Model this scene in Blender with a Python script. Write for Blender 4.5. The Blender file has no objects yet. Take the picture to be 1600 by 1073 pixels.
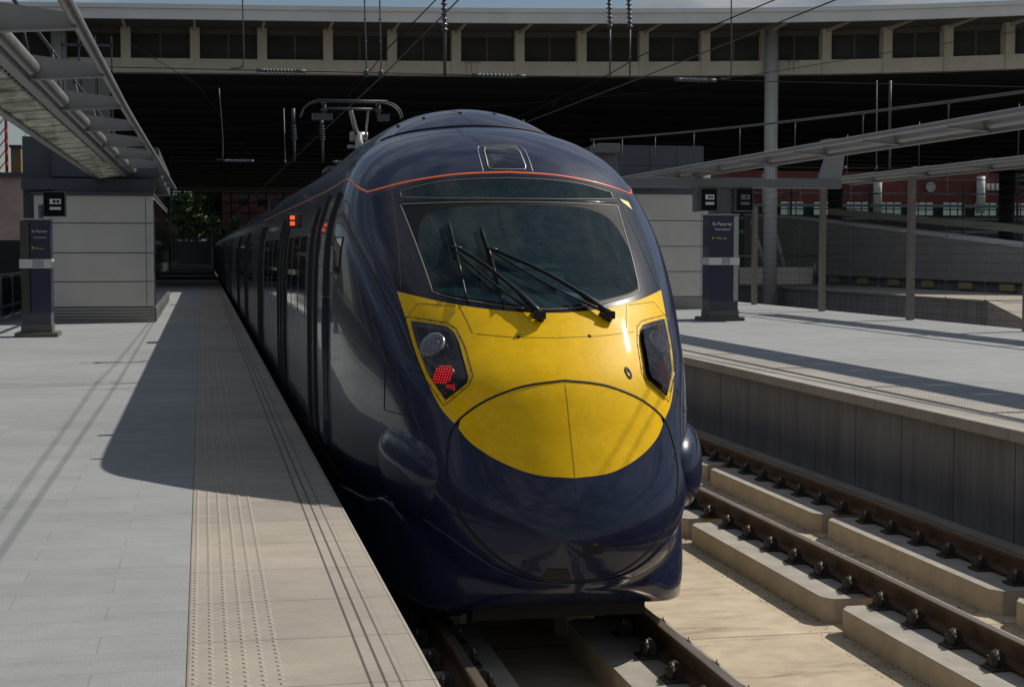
import bpy, bmesh, math, random
import numpy as np
from mathutils import Vector, Matrix
R = math.radians
C = bpy.context.scene.collection
random.seed(7)
sc = bpy.context.scene

# ------------------------------------------------------------------ camera
F_PX = 2450.0
pitch = math.atan((536.5-391.0)/F_PX)
yaw = math.atan((800-316)/F_PX*math.cos(pitch))
cam_d = bpy.data.cameras.new('camera'); cam = bpy.data.objects.new('camera', cam_d); C.objects.link(cam)
cam_d.sensor_width = 36; cam_d.lens = 36*F_PX/1600; cam_d.clip_end = 3000; cam_d.clip_start = .1
cam.location = (0, 0, 2.58)
cam.rotation_euler = (math.pi/2-pitch, 0, -yaw)
sc.camera = cam

# ------------------------------------------------------------------ light
SUN = Vector((.87, .27, 1.0)).normalized()
elev = math.asin(SUN.z); azim = math.atan2(SUN.x, SUN.y)
sd = bpy.data.lights.new('sun', 'SUN'); sd.energy = 4.9; sd.angle = R(.53); sd.color = (1, .94, .85)
so = bpy.data.objects.new('sun', sd); C.objects.link(so)
so.rotation_euler = SUN.to_track_quat('Z', 'Y').to_euler()
w = bpy.data.worlds.new('World'); sc.world = w; w.use_nodes = True
nt = w.node_tree; nt.nodes.clear()
def N(nt, t, **k):
    n = nt.nodes.new(t)
    for a, b in k.items(): setattr(n, a, b)
    return n
wo = N(nt, 'ShaderNodeOutputWorld'); bg = N(nt, 'ShaderNodeBackground'); bg.inputs[1].default_value = .07
sky = N(nt, 'ShaderNodeTexSky', sky_type='NISHITA', sun_disc=False, sun_elevation=elev, sun_rotation=azim,
        air_density=1.0, dust_density=.6, ozone_density=1.3)
tc = N(nt, 'ShaderNodeTexCoord')
mp = N(nt, 'ShaderNodeMapping'); mp.inputs['Scale'].default_value = (2.2, 2.2, 6.0); mp.inputs['Location'].default_value = (.4, 1.3, .2)
nz = N(nt, 'ShaderNodeTexNoise'); nz.inputs['Scale'].default_value = 1.6; nz.inputs['Detail'].default_value = 9; nz.inputs['Roughness'].default_value = .58
cr = N(nt, 'ShaderNodeValToRGB'); cr.color_ramp.elements[0].position = .45; cr.color_ramp.elements[1].position = .57
nz2 = N(nt, 'ShaderNodeTexNoise'); nz2.inputs['Scale'].default_value = 5; nz2.inputs['Detail'].default_value = 6
cr2 = N(nt, 'ShaderNodeValToRGB'); cr2.color_ramp.elements[0].color = (3.6, 4.0, 4.8, 1); cr2.color_ramp.elements[1].color = (7.5, 7.6, 7.9, 1)
cr2.color_ramp.elements[0].position = .35; cr2.color_ramp.elements[1].position = .65
mx = N(nt, 'ShaderNodeMix', data_type='RGBA')
L = nt.links.new
L(tc.outputs['Generated'], mp.inputs[0]); L(mp.outputs[0], nz.inputs[0]); L(nz.outputs[0], cr.inputs[0])
L(mp.outputs[0], nz2.inputs[0]); L(nz2.outputs[0], cr2.inputs[0])
L(cr.outputs[0], mx.inputs[0]); L(sky.outputs[0], mx.inputs[6]); L(cr2.outputs[0], mx.inputs[7])
L(mx.outputs[2], bg.inputs[0]); L(bg.outputs[0], wo.inputs[0])
sc.view_settings.view_transform = 'Standard'; sc.view_settings.look = 'None'
sc.view_settings.exposure = -.38; sc.view_settings.gamma = 1
sc.cycles.max_bounces = 6; sc.cycles.transparent_max_bounces = 8
try: sc.cycles.use_denoising = True
except Exception: pass

# ------------------------------------------------------------------ materials
M = {}
def mat(name, col, rough=.6, metal=0, coat=0, spec=.5, var=0, vscale=4, bump=0, bscale=40, emit=None, stretch=None, var2=0, v2scale=60, speck=0, speckcol=(.3,.3,.3), rvar=0):
    m = bpy.data.materials.new(name); m.use_nodes = True; t = m.node_tree; b = t.nodes['Principled BSDF']
    b.inputs['Base Color'].default_value = (*col, 1); b.inputs['Roughness'].default_value = rough
    b.inputs['Metallic'].default_value = metal; b.inputs['Coat Weight'].default_value = coat; b.inputs['Coat Roughness'].default_value = .03
    b.inputs['Specular IOR Level'].default_value = spec
    tcn = N(t, 'ShaderNodeTexCoord'); mpn = N(t, 'ShaderNodeMapping')
    if stretch: mpn.inputs['Scale'].default_value = stretch
    t.links.new(tcn.outputs['Object'], mpn.inputs[0])
    cur = None
    def mul(c, sock_or_col, fac_sock, lo, hi):
        mr = N(t, 'ShaderNodeMapRange'); mr.inputs['From Min'].default_value = .3; mr.inputs['From Max'].default_value = .7
        mr.inputs['To Min'].default_value = lo; mr.inputs['To Max'].default_value = hi
        t.links.new(fac_sock, mr.inputs[0])
        mm = N(t, 'ShaderNodeVectorMath', operation='SCALE')
        if c is None: mm.inputs[0].default_value = col
        else: t.links.new(c, mm.inputs[0])
        t.links.new(mr.outputs[0], mm.inputs['Scale'])
        return mm.outputs[0]
    if var:
        n = N(t, 'ShaderNodeTexNoise'); n.inputs['Scale'].default_value = vscale; n.inputs['Detail'].default_value = 6; n.inputs['Roughness'].default_value = .65
        t.links.new(mpn.outputs[0], n.inputs[0]); cur = mul(cur, None, n.outputs[0], 1-var, 1+var)
        if rvar:
            mr = N(t, 'ShaderNodeMapRange'); mr.inputs['From Min'].default_value = .3; mr.inputs['From Max'].default_value = .7
            mr.inputs['To Min'].default_value = max(0, rough-rvar); mr.inputs['To Max'].default_value = rough+rvar
            t.links.new(n.outputs[0], mr.inputs[0]); t.links.new(mr.outputs[0], b.inputs['Roughness'])
    if var2:
        n = N(t, 'ShaderNodeTexNoise'); n.inputs['Scale'].default_value = v2scale; n.inputs['Detail'].default_value = 3
        t.links.new(mpn.outputs[0], n.inputs[0]); cur = mul(cur, None, n.outputs[0], 1-var2, 1+var2)
    if speck:
        n = N(t, 'ShaderNodeTexVoronoi'); n.inputs['Scale'].default_value = 26
        t.links.new(mpn.outputs[0], n.inputs[0])
        mr = N(t, 'ShaderNodeMapRange'); mr.inputs['From Min'].default_value = .0; mr.inputs['From Max'].default_value = speck
        mr.inputs['To Min'].default_value = .8; mr.inputs['To Max'].default_value = 0
        t.links.new(n.outputs['Distance'], mr.inputs[0])
        mxx = N(t, 'ShaderNodeMix', data_type='RGBA'); t.links.new(mr.outputs[0], mxx.inputs[0])
        if cur: t.links.new(cur, mxx.inputs[6])
        else: mxx.inputs[6].default_value = (*col, 1)
        mxx.inputs[7].default_value = (*speckcol, 1); cur = mxx.outputs[2]
    if cur: t.links.new(cur, b.inputs['Base Color'])
    if bump:
        n = N(t, 'ShaderNodeTexNoise'); n.inputs['Scale'].default_value = bscale; n.inputs['Detail'].default_value = 4
        bp = N(t, 'ShaderNodeBump'); bp.inputs['Strength'].default_value = bump; bp.inputs['Distance'].default_value = .01
        t.links.new(mpn.outputs[0], n.inputs[0]); t.links.new(n.outputs[0], bp.inputs['Height']); t.links.new(bp.outputs[0], b.inputs['Normal'])
    if emit:
        b.inputs['Emission Color'].default_value = (*emit[:3], 1); b.inputs['Emission Strength'].default_value = emit[3]
    M[name] = m; return m
mat('navy', (.011, .017, .050), .30, coat=.55, spec=.3, var=.18, vscale=3, speck=.13, speckcol=(.13,.13,.15), rvar=.05)
mat('navy_side', (.008, .011, .030), .2, coat=.55, spec=.3, var=.15, vscale=2)
mat('yellow', (.95, .575, .0), .45, coat=.35, spec=.12, var=.09, vscale=5, speck=.15, speckcol=(.22,.12,.02), var2=.05, v2scale=30, rvar=.08)
mat('orange', (.85, .16, .03), .35, coat=.4)
mat('frit', (.006, .007, .008), .5, spec=.15)
mat('mask', (.007, .009, .020), .28, coat=.4, spec=.2, speck=.09, speckcol=(.2,.2,.22))
mat('seam', (.006, .006, .007), .6)
mat('rubber', (.012, .012, .013), .55)
mat('black_gloss', (.008, .008, .010), .18, coat=.5)
mat('black_metal', (.014, .014, .016), .38, metal=.3)
mat('trim', (.20, .19, .17), .5, metal=.5)
mat('chrome', (.75, .75, .76), .15, metal=1, var=.3, vscale=60)
mat('lamp_crystal', (.55, .55, .57), .28, metal=.55, var=.55, vscale=70)
mat('side_glass', (.012, .016, .02), .06, coat=1)
mat('under', (.012, .011, .010), .8, var=.4)
mat('red_lamp', (.5, .01, .01), .3, emit=(1, .008, .012, 2.2))
mat('red_dim', (.22, .008, .012), .4)
mat('lamp_red_dark', (.05, .004, .005), .3)
mat('red_mid', (.45, .01, .02), .4, emit=(1,.01,.03,.12))
mat('door_lamp', (.8, .12, .02), .3, emit=(1, .10, .02, 1.5))
mat('label_yellow', (.75, .7, .3), .5)
mat('interior', (.16, .21, .23), .8, var=.2)
mat('cab_lining', (.05, .07, .08), .8)
mat('dash', (.20, .24, .25), .7, var=.2)
mat('steel', (.40, .40, .39), .38, metal=.85, var=.12, vscale=3, stretch=(1,1,.3))
mat('canopy_grey', (.30, .295, .285), .42, metal=.55, var=.10, vscale=2, rvar=.08)
mat('canopy_fin', (.27, .26, .25), .5, metal=.3, var=.08)
mat('panel_light', (.60, .57, .52), .55, var=.07, vscale=1.2, var2=.03)
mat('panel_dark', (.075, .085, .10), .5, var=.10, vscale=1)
mat('panel_mid', (.16, .165, .17), .5, var=.08)
mat('fascia', (.80, .79, .75), .6, var=.10, vscale=.5)
mat('beam_cream', (.70, .64, .50), .7, var=.12, vscale=.8)
mat('louvre_dark', (.045, .043, .038), .7, var=.3, vscale=.7)
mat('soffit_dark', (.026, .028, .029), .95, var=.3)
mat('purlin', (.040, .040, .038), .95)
mat('post_bronze', (.22, .19, .16), .45, metal=.4, var=.1)
mat('eave', (.13, .12, .10), .75, var=.15)
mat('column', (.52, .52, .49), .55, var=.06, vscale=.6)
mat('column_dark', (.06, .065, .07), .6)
mat('concrete_wall', (.23, .225, .225), .8, var=.22, vscale=1.6, stretch=(1, 1, .12), bump=.3, var2=.14, v2scale=9)
mat('kerb', (.34, .31, .26), .85, var=.2, vscale=2, bump=.4)
mat('rail', (.11, .066, .04), .6, metal=.4, var=.4, vscale=6, bump=.3)
mat('rail_head', (.33, .27, .21), .35, metal=.7, var=.25, vscale=5, stretch=(3, .2, 1))
mat('clip', (.06, .05, .042), .7, metal=.3, var=.4, vscale=20)
mat('bolt', (.26, .23, .18), .45, metal=.6)
mat('sign_black', (.004, .004, .004), .6, spec=.2)
mat('louvre_mid', (.36, .34, .31), .6)
mat('sign_white', (.8, .8, .8), .5)
mat('sign_yellow', (.8, .6, .03), .5)
mat('totem_blue', (.012, .014, .045), .4, coat=.25, var=.15, vscale=1)
mat('totem_green', (.05, .06, .035), .25, metal=.5, coat=.5, var=.3, vscale=2)
mat('totem_base', (.12, .115, .105), .6, var=.15)
mat('band', (.68, .68, .68), .4, metal=.2)
mat('wire', (.016, .016, .018), .9, spec=.1)
mat('rod_grey', (.095, .10, .11), .55, metal=.4)
mat('insulator', (.07, .085, .11), .4, coat=.3)
mat('copper', (.05, .035, .025), .5, metal=.5)
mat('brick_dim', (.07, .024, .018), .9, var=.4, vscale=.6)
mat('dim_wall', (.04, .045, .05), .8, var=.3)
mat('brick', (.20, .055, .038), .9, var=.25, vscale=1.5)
mat('brick_pale', (.46, .34, .28), .9, var=.3, vscale=1)
mat('dark_green', (.018, .028, .026), .5, var=.2)
mat('yellow_block', (.50, .41, .20), .7)
mat('stock_brick', (.24, .17, .08), .9, var=.25)
mat('window_daylight', (.4, .5, .46), .2, spec=.8, emit=(.55,.75,.68,.09))  # faint emission stands in for daylight seen through the panes
mat('crane_red', (.45, .03, .03), .5); mat('crane_blue', (.03, .06, .22), .5)
mat('ramp_wall', (.40, .375, .33), .75, var=.12, vscale=.8, var2=.06, v2scale=6)
mat('bark', (.08, .06, .045), .9)

def leafmat(name, c1, c2):
    m = mat(name, c1, .7); t = m.node_tree; b = t.nodes['Principled BSDF']
    g = N(t, 'ShaderNodeNewGeometry'); r = N(t, 'ShaderNodeValToRGB')
    r.color_ramp.elements[0].color = (*c1, 1); r.color_ramp.elements[1].color = (*c2, 1)
    t.links.new(g.outputs['Random Per Island'], r.inputs[0]); t.links.new(r.outputs[0], b.inputs['Base Color'])
leafmat('leaf', (.015, .04, .009), (.06, .12, .022))

def glassmat(name, tint, rough=.02, dust=.1, dustcol=(.3,.32,.32), ior=1.5, dscale=14, dif='ShaderNodeBsdfDiffuse', lo=.25, hi=2.2):
    m = bpy.data.materials.new(name); m.use_nodes = True; t = m.node_tree; t.nodes.clear()
    o = N(t, 'ShaderNodeOutputMaterial'); tr = N(t, 'ShaderNodeBsdfTransparent'); tr.inputs[0].default_value = (*tint, 1)
    gl = N(t, 'ShaderNodeBsdfGlossy'); gl.inputs['Roughness'].default_value = rough
    fr = N(t, 'ShaderNodeFresnel'); fr.inputs[0].default_value = ior
    m1 = N(t, 'ShaderNodeMixShader'); t.links.new(fr.outputs[0], m1.inputs[0]); t.links.new(tr.outputs[0], m1.inputs[1]); t.links.new(gl.outputs[0], m1.inputs[2])
    df = N(t, dif); df.inputs[0].default_value = (*dustcol, 1)
    n = N(t, 'ShaderNodeTexNoise'); n.inputs['Scale'].default_value = dscale; n.inputs['Detail'].default_value = 8; n.inputs['Roughness'].default_value = .75
    tcn = N(t, 'ShaderNodeTexCoord'); t.links.new(tcn.outputs['Object'], n.inputs[0])
    mr = N(t, 'ShaderNodeMapRange'); mr.inputs['From Min'].default_value = .42; mr.inputs['From Max'].default_value = .75
    mr.inputs['To Min'].default_value = dust*lo; mr.inputs['To Max'].default_value = dust*hi
    t.links.new(n.outputs[0], mr.inputs[0])
    m2 = N(t, 'ShaderNodeMixShader'); t.links.new(mr.outputs[0], m2.inputs[0]); t.links.new(m1.outputs[0], m2.inputs[1]); t.links.new(df.outputs[0], m2.inputs[2])
    t.links.new(m2.outputs[0], o.inputs[0]); M[name] = m
glassmat('windscreen_glass', (.55, .74, .78), dust=.14, dustcol=(.085,.165,.19), dscale=26, ior=1.38, lo=.75, hi=1.7)
glassmat('lamp_glass', (.78, .78, .82), dust=.07, dustcol=(.24,.29,.38), dscale=20)
glassmat('canopy_glass', (.78, .82, .70), dust=.45, dustcol=(.50,.50,.45), rough=.06, dscale=2.5, dif='ShaderNodeBsdfTranslucent')

m_ = M['concrete_wall']; t_ = m_.node_tree; b_ = t_.nodes['Principled BSDF']; src = b_.inputs['Base Color'].links[0].from_socket
tc_ = N(t_, 'ShaderNodeTexCoord'); sp_ = N(t_, 'ShaderNodeSeparateXYZ'); t_.links.new(tc_.outputs['Object'], sp_.inputs[0])
d_ = N(t_, 'ShaderNodeMath', operation='DIVIDE'); d_.inputs[1].default_value = 1.22; t_.links.new(sp_.outputs[1], d_.inputs[0])
f_ = N(t_, 'ShaderNodeMath', operation='FRACT'); t_.links.new(d_.outputs[0], f_.inputs[0])
l_ = N(t_, 'ShaderNodeMath', operation='LESS_THAN'); l_.inputs[1].default_value = .014; t_.links.new(f_.outputs[0], l_.inputs[0])
x_ = N(t_, 'ShaderNodeMix', data_type='RGBA'); t_.links.new(l_.outputs[0], x_.inputs[0]); t_.links.new(src, x_.inputs[6]); x_.inputs[7].default_value = (.04, .04, .045, 1)
t_.links.new(x_.outputs[2], b_.inputs['Base Color'])
# paving materials driven by object coordinates ---------------------------------
def pave(name, base, tint2, bw, bh, mortar, mcol, off=.5, speckle=.12, rot=0, rough=.75, lines=(), linew=.011, xo=0, yo=0, joint_noise=.3, wear=.14, stain=0, gum=0):
    m = bpy.data.materials.new(name); m.use_nodes = True; t = m.node_tree; b = t.nodes['Principled BSDF']
    b.inputs['Roughness'].default_value = rough
    tcn = N(t, 'ShaderNodeTexCoord'); mpn = N(t, 'ShaderNodeMapping'); mpn.inputs['Location'].default_value = (xo, yo, 0); mpn.inputs['Rotation'].default_value = (0, 0, rot)
    t.links.new(tcn.outputs['Object'], mpn.inputs[0])
    br = N(t, 'ShaderNodeTexBrick'); br.offset = off; br.inputs['Scale'].default_value = 1
    br.inputs['Brick Width'].default_value = bw; br.inputs['Row Height'].default_value = bh; br.inputs['Mortar Size'].default_value = mortar; br.inputs['Mortar Smooth'].default_value = .1
    br.inputs['Color1'].default_value = (*base, 1); br.inputs['Color2'].default_value = (*tint2, 1); br.inputs['Mortar'].default_value = (*mcol, 1)
    t.links.new(mpn.outputs[0], br.inputs[0]); cur = br.outputs[0]
    for sc_, amp, det in ((.55, wear, 6), (5, wear*.5, 6), (140, speckle, 2)):
        n = N(t, 'ShaderNodeTexNoise'); n.inputs['Scale'].default_value = sc_; n.inputs['Detail'].default_value = det; n.inputs['Roughness'].default_value = .6
        t.links.new(tcn.outputs['Object'], n.inputs[0])
        mr = N(t, 'ShaderNodeMapRange'); mr.inputs['From Min'].default_value = .3; mr.inputs['From Max'].default_value = .7
        mr.inputs['To Min'].default_value = 1-amp; mr.inputs['To Max'].default_value = 1+amp; t.links.new(n.outputs[0], mr.inputs[0])
        mm = N(t, 'ShaderNodeVectorMath', operation='SCALE'); t.links.new(cur, mm.inputs[0]); t.links.new(mr.outputs[0], mm.inputs['Scale']); cur = mm.outputs[0]
    h = br.outputs['Fac']
    if stain:
        mq = N(t, 'ShaderNodeMapping'); mq.inputs['Scale'].default_value = (.9, 5, 1); t.links.new(tcn.outputs['Object'], mq.inputs[0])
        n = N(t, 'ShaderNodeTexNoise'); n.inputs['Scale'].default_value = 1.3; n.inputs['Detail'].default_value = 9; n.inputs['Roughness'].default_value = .72; n.inputs['Distortion'].default_value = .6
        t.links.new(mq.outputs[0], n.inputs[0]); mr = N(t, 'ShaderNodeMapRange'); mr.inputs['From Min'].default_value = .52; mr.inputs['From Max'].default_value = .70; mr.inputs['To Min'].default_value = 1; mr.inputs['To Max'].default_value = 1-stain
        t.links.new(n.outputs[0], mr.inputs[0]); mm = N(t, 'ShaderNodeVectorMath', operation='SCALE'); t.links.new(cur, mm.inputs[0]); t.links.new(mr.outputs[0], mm.inputs['Scale']); cur = mm.outputs[0]
    if gum:
        n = N(t, 'ShaderNodeTexVoronoi'); n.inputs['Scale'].default_value = 2.6; t.links.new(tcn.outputs['Object'], n.inputs[0])
        mr = N(t, 'ShaderNodeMapRange'); mr.inputs['From Min'].default_value = .025; mr.inputs['From Max'].default_value = .05; mr.inputs['To Min'].default_value = 1-gum; mr.inputs['To Max'].default_value = 1
        t.links.new(n.outputs['Distance'], mr.inputs[0]); mm = N(t, 'ShaderNodeVectorMath', operation='SCALE'); t.links.new(cur, mm.inputs[0]); t.links.new(mr.outputs[0], mm.inputs['Scale']); cur = mm.outputs[0]
    if lines:
        sp = N(t, 'ShaderNodeSeparateXYZ'); t.links.new(tcn.outputs['Object'], sp.inputs[0]); acc = None
        for (lx_, lw, amt) in lines:
            s1 = N(t, 'ShaderNodeMath', operation='SUBTRACT'); t.links.new(sp.outputs[0], s1.inputs[0]); s1.inputs[1].default_value = lx_
            s2 = N(t, 'ShaderNodeMath', operation='ABSOLUTE'); t.links.new(s1.outputs[0], s2.inputs[0])
            s3 = N(t, 'ShaderNodeMath', operation='LESS_THAN'); t.links.new(s2.outputs[0], s3.inputs[0]); s3.inputs[1].default_value = lw
            s4 = N(t, 'ShaderNodeMath', operation='MULTIPLY'); t.links.new(s3.outputs[0], s4.inputs[0]); s4.inputs[1].default_value = amt
            if acc is None: acc = s4.outputs[0]
            else:
                a_ = N(t, 'ShaderNodeMath', operation='MAXIMUM'); t.links.new(acc, a_.inputs[0]); t.links.new(s4.outputs[0], a_.inputs[1]); acc = a_.outputs[0]
        mxx = N(t, 'ShaderNodeMix', data_type='RGBA'); t.links.new(acc, mxx.inputs[0]); t.links.new(cur, mxx.inputs[6]); mxx.inputs[7].default_value = (.05, .045, .04, 1); cur = mxx.outputs[2]
    t.links.new(cur, b.inputs['Base Color'])
    bp = N(t, 'ShaderNodeBump'); bp.inputs['Strength'].default_value = .5; bp.inputs['Distance'].default_value = .004; bp.invert = True
    t.links.new(h, bp.inputs['Height']); t.links.new(bp.outputs[0], b.inputs['Normal'])
    M[name] = m
pave('granite_paving', (.315, .328, .330), (.288, .302, .305), .9, .30, .004, (.25, .26, .262), off=.5, speckle=.22, wear=.10, stain=.14, gum=.3)
pave('coping_paving', (.39, .345, .285), (.34, .31, .265), .965, .745, .005, (.20, .175, .15), off=0, speckle=.10, xo=.083, yo=.005,
     lines=((.619, .006, .85), (.676, .006, .85), (.733, .005, .7), (.761, .002, .25), (.861, .003, .4)), wear=.14, stain=.16, gum=.35)
pave('coping_paving_right', (.40, .37, .32), (.36, .34, .30), .965, .745, .005, (.2, .18, .15), off=0, speckle=.1, xo=-7.40,
     lines=((7.70, .01, .6), (7.62, .01, .6), (7.55, .01, .5)))
pave('slab_concrete', (.52, .43, .30), (.48, .40, .28), 40, 3.8, .012, (.22, .17, .11), off=0, speckle=.14, wear=.26, xo=20, stain=.5, gum=.25)
pave('brickwork', (.19, .050, .035), (.14, .040, .03), .9, .3, .03, (.13, .08, .06), off=.5, rot=0, rough=.9)

# ------------------------------------------------------------------ helpers
class MB:
    def __init__(s): s.bm = bmesh.new()
    def quad(s, *p):
        return s.bm.faces.new([s.bm.verts.new(q) for q in p])
    def box(s, x0, x1, y0, y1, z0, z1, bev=0):
        v = [s.bm.verts.new(p) for p in ((x0,y0,z0),(x1,y0,z0),(x1,y1,z0),(x0,y1,z0),(x0,y0,z1),(x1,y0,z1),(x1,y1,z1),(x0,y1,z1))]
        fs = [s.bm.faces.new([v[i] for i in f]) for f in ((3,2,1,0),(4,5,6,7),(0,1,5,4),(1,2,6,5),(2,3,7,6),(3,0,4,7))]
        if bev:
            es = list({e for f in fs for e in f.edges})
            bmesh.ops.bevel(s.bm, geom=es, offset=bev, segments=2, affect='EDGES', profile=.6)
        return s
    def prism(s, pts, axis, a, b):
        """extrude 2D polygon pts along axis ('x','y','z') from a to b"""
        def P(u, v, w_):
            return {'x': (w_, u, v), 'y': (u, w_, v), 'z': (u, v, w_)}[axis]
        A = [s.bm.verts.new(P(u, v, a)) for u, v in pts]; B = [s.bm.verts.new(P(u, v, b)) for u, v in pts]
        n = len(pts)
        s.bm.faces.new(A[::-1]); s.bm.faces.new(B)
        for i in range(n): s.bm.faces.new((A[i], A[(i+1) % n], B[(i+1) % n], B[i]))
        return s
    def tube(s, pts, r, seg=8, caps=True):
        pts = [Vector(p) for p in pts]; rs = r if isinstance(r, (list, tuple)) else [r]*len(pts)
        rings = []; up = None
        for i, p in enumerate(pts):
            d = (pts[min(i+1, len(pts)-1)]-pts[max(i-1, 0)]).normalized()
            if up is None:
                up = Vector((0,0,1)) if abs(d.z) < .9 else Vector((1,0,0))
            x = d.cross(up).normalized(); y = x.cross(d).normalized(); up = y
            rings.append([s.bm.verts.new(p+(x*math.cos(2*math.pi*k/seg)+y*math.sin(2*math.pi*k/seg))*rs[i]) for k in range(seg)])
        for a, b in zip(rings, rings[1:]):
            for k in range(seg): s.bm.faces.new((a[k], a[(k+1) % seg], b[(k+1) % seg], b[k])).smooth = True
        if caps: s.bm.faces.new(rings[0]); s.bm.faces.new(rings[-1][::-1])
        return s
    def lathe(s, prof, o, seg=16, axis='z'):
        rings = []
        for r, h in prof:
            ring = []
            for k in range(seg):
                c, q = math.cos(2*math.pi*k/seg)*r, math.sin(2*math.pi*k/seg)*r
                p = {'z': (c, q, h), 'x': (h, c, q), 'y': (c, h, q)}[axis]
                ring.append(s.bm.verts.new((o[0]+p[0], o[1]+p[1], o[2]+p[2])))
            rings.append(ring)
        for a, b in zip(rings, rings[1:]):
            for k in range(seg): s.bm.faces.new((a[k], a[(k+1) % seg], b[(k+1) % seg], b[k])).smooth = True
        s.bm.faces.new(rings[0][::-1]); s.bm.faces.new(rings[-1])
        return s
    def build(s, name, m, parent=None, recalc=True, loc=None):
        if recalc: bmesh.ops.recalc_face_normals(s.bm, faces=s.bm.faces)
        me = bpy.data.meshes.new(name); s.bm.to_mesh(me); s.bm.free()
        o = bpy.data.objects.new(name, me); C.objects.link(o)
        for q in (m if isinstance(m, (list, tuple)) else [m]): me.materials.append(M[q])
        if parent:
            o.parent = parent; o.matrix_parent_inverse = parent_inv(parent)
        return o
def parent_inv(p):
    return Matrix.Translation(-p.location) if p.type == 'EMPTY' else Matrix.Identity(4)
def tag(o, label=None, cat=None, group=None, kind=None):
    if label: o['label'] = label
    if cat: o['category'] = cat
    if group: o['group'] = group
    if kind: o['kind'] = kind
    return o
def thing(name, label, cat, loc=(0,0,0), group=None):
    o = bpy.data.objects.new(name, None); o.empty_display_size = .3; C.objects.link(o); o.location = loc
    return tag(o, label, cat, group)
def copy_tree(o, parent=None, loc=None):
    c = o.copy(); C.objects.link(c)
    if parent is not None: c.parent = parent
    for ch in list(o.children): copy_tree(ch, c)
    if loc is not None: c.location = loc
    return c
def catmull(pts, n=6, closed=False):
    P = [np.array(p, float) for p in pts]; out = []
    m = len(P); rng = range(m if closed else m-1)
    for i in rng:
        if closed: p0, p1, p2, p3 = P[i-1], P[i], P[(i+1) % m], P[(i+2) % m]
        else:
            p1, p2 = P[i], P[i+1]; p0 = P[i-1] if i else 2*p1-p2; p3 = P[i+2] if i+2 < m else 2*p2-p1
        for k in range(n):
            t = k/n
            out.append(tuple(.5*(2*p1+(p2-p0)*t+(2*p0-5*p1+4*p2-p3)*t*t+(3*p1-p0-3*p2+p3)*t**3)))
    if not closed: out.append(tuple(P[-1]))
    return out
def text_mesh(name, txt, size, loc, m, parent, rot=(math.pi/2, 0, 0), ext=.002):
    cu = bpy.data.curves.new(name, 'FONT'); cu.body = txt; cu.size = size; cu.extrude = ext
    to = bpy.data.objects.new('tmp', cu); C.objects.link(to)
    bpy.context.view_layer.update()
    dg = bpy.context.evaluated_depsgraph_get(); me = bpy.data.meshes.new_from_object(to.evaluated_get(dg))
    bpy.data.objects.remove(to); me.name = name
    o = bpy.data.objects.new(name, me); C.objects.link(o); me.materials.clear(); me.materials.append(M[m])
    me.transform(Matrix.Translation(loc) @ Matrix.Rotation(rot[2], 4, 'Z') @ Matrix.Rotation(rot[0], 4, 'X'))
    o.parent = parent; o.matrix_parent_inverse = parent_inv(parent)
    return o
Xc=2.344
CZ=[0.30,0.38,0.47,0.70,0.90,1.11,1.336,1.72,1.99,2.15,2.54,2.92,3.18,3.30,3.40,3.50,3.58,3.65,3.70,3.72]
CY=[10.3,9.80,9.68,9.66,9.70,9.79,9.90,10.09,10.37,10.53,11.04,11.67,12.02,12.17,12.33,12.55,12.85,13.3,13.9,14.6]
WZ=[0.30,0.6,1.0,1.5,2.0,2.4,2.7,2.95,3.15,3.3,3.42,3.52,3.6,3.66,3.7,3.72]
WX=[.98,1.24,1.40,1.41,1.41,1.40,1.375,1.31,1.22,1.12,1.0,.86,.68,.47,.25,.0]
SY=[9.5,9.8,10.1,10.4,10.7,11.0,11.35,12.0,12.7,13.5,14.2,15]
SX=[.62,.77,.88,.97,1.045,1.11,1.18,1.29,1.35,1.40,1.42,1.42]
LZ=[.3,1.0,2.0,2.5,3.0,3.4,3.72]
LX=[2.0,1.8,1.8,1.7,1.05,1.1,1.2]
def pch(xs,ys,sig=0):
    xs=np.array(xs,float);ys=np.array(ys,float);h=np.diff(xs);d=np.diff(ys)/h
    m=np.zeros_like(xs);m[0]=d[0];m[-1]=d[-1]
    for i in range(1,len(xs)-1):
        if d[i-1]*d[i]>0:
            w1=2*h[i]+h[i-1];w2=h[i]+2*h[i-1];m[i]=(w1+w2)/(w1/d[i-1]+w2/d[i])
    def f(x):
        x=np.clip(x,xs[0],xs[-1]);i=np.clip(np.searchsorted(xs,x)-1,0,len(h)-1)
        t=(x-xs[i])/h[i]
        return (2*t**3-3*t**2+1)*ys[i]+(t**3-2*t**2+t)*h[i]*m[i]+(-2*t**3+3*t**2)*ys[i+1]+(t**3-t**2)*h[i]*m[i+1]
    if not sig: return f
    g=np.linspace(xs[0],xs[-1],2001);v=f(g);dx=g[1]-g[0];s=sig/dx
    # smoothing with sigma shrinking towards the ends (keeps end values)
    out=v.copy()
    for k in range(len(g)):
        r=min(k,len(g)-1-k,int(3*s))
        if r<2: continue
        w=np.exp(-.5*(np.arange(-r,r+1)/(r/3))**2);out[k]=(v[k-r:k+r+1]*w).sum()/w.sum()
    return lambda x:np.interp(x,g,out)
cy=pch(CZ,CY,.10);wx=pch(WZ,WX,.05);lx=pch(LZ,LX,.3);sy=pch(SY,SX,.3)
def halfw(Y,z):
    u=np.clip((Y-cy(z))/lx(z),0,1)
    e=wx(z)*np.sqrt(1-(1-u)**2)*1.01+1e-6;s=sy(Y)*wx(z)/1.40+1e-6
    return (e**-18+s**-18)**(-1/18)
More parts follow.
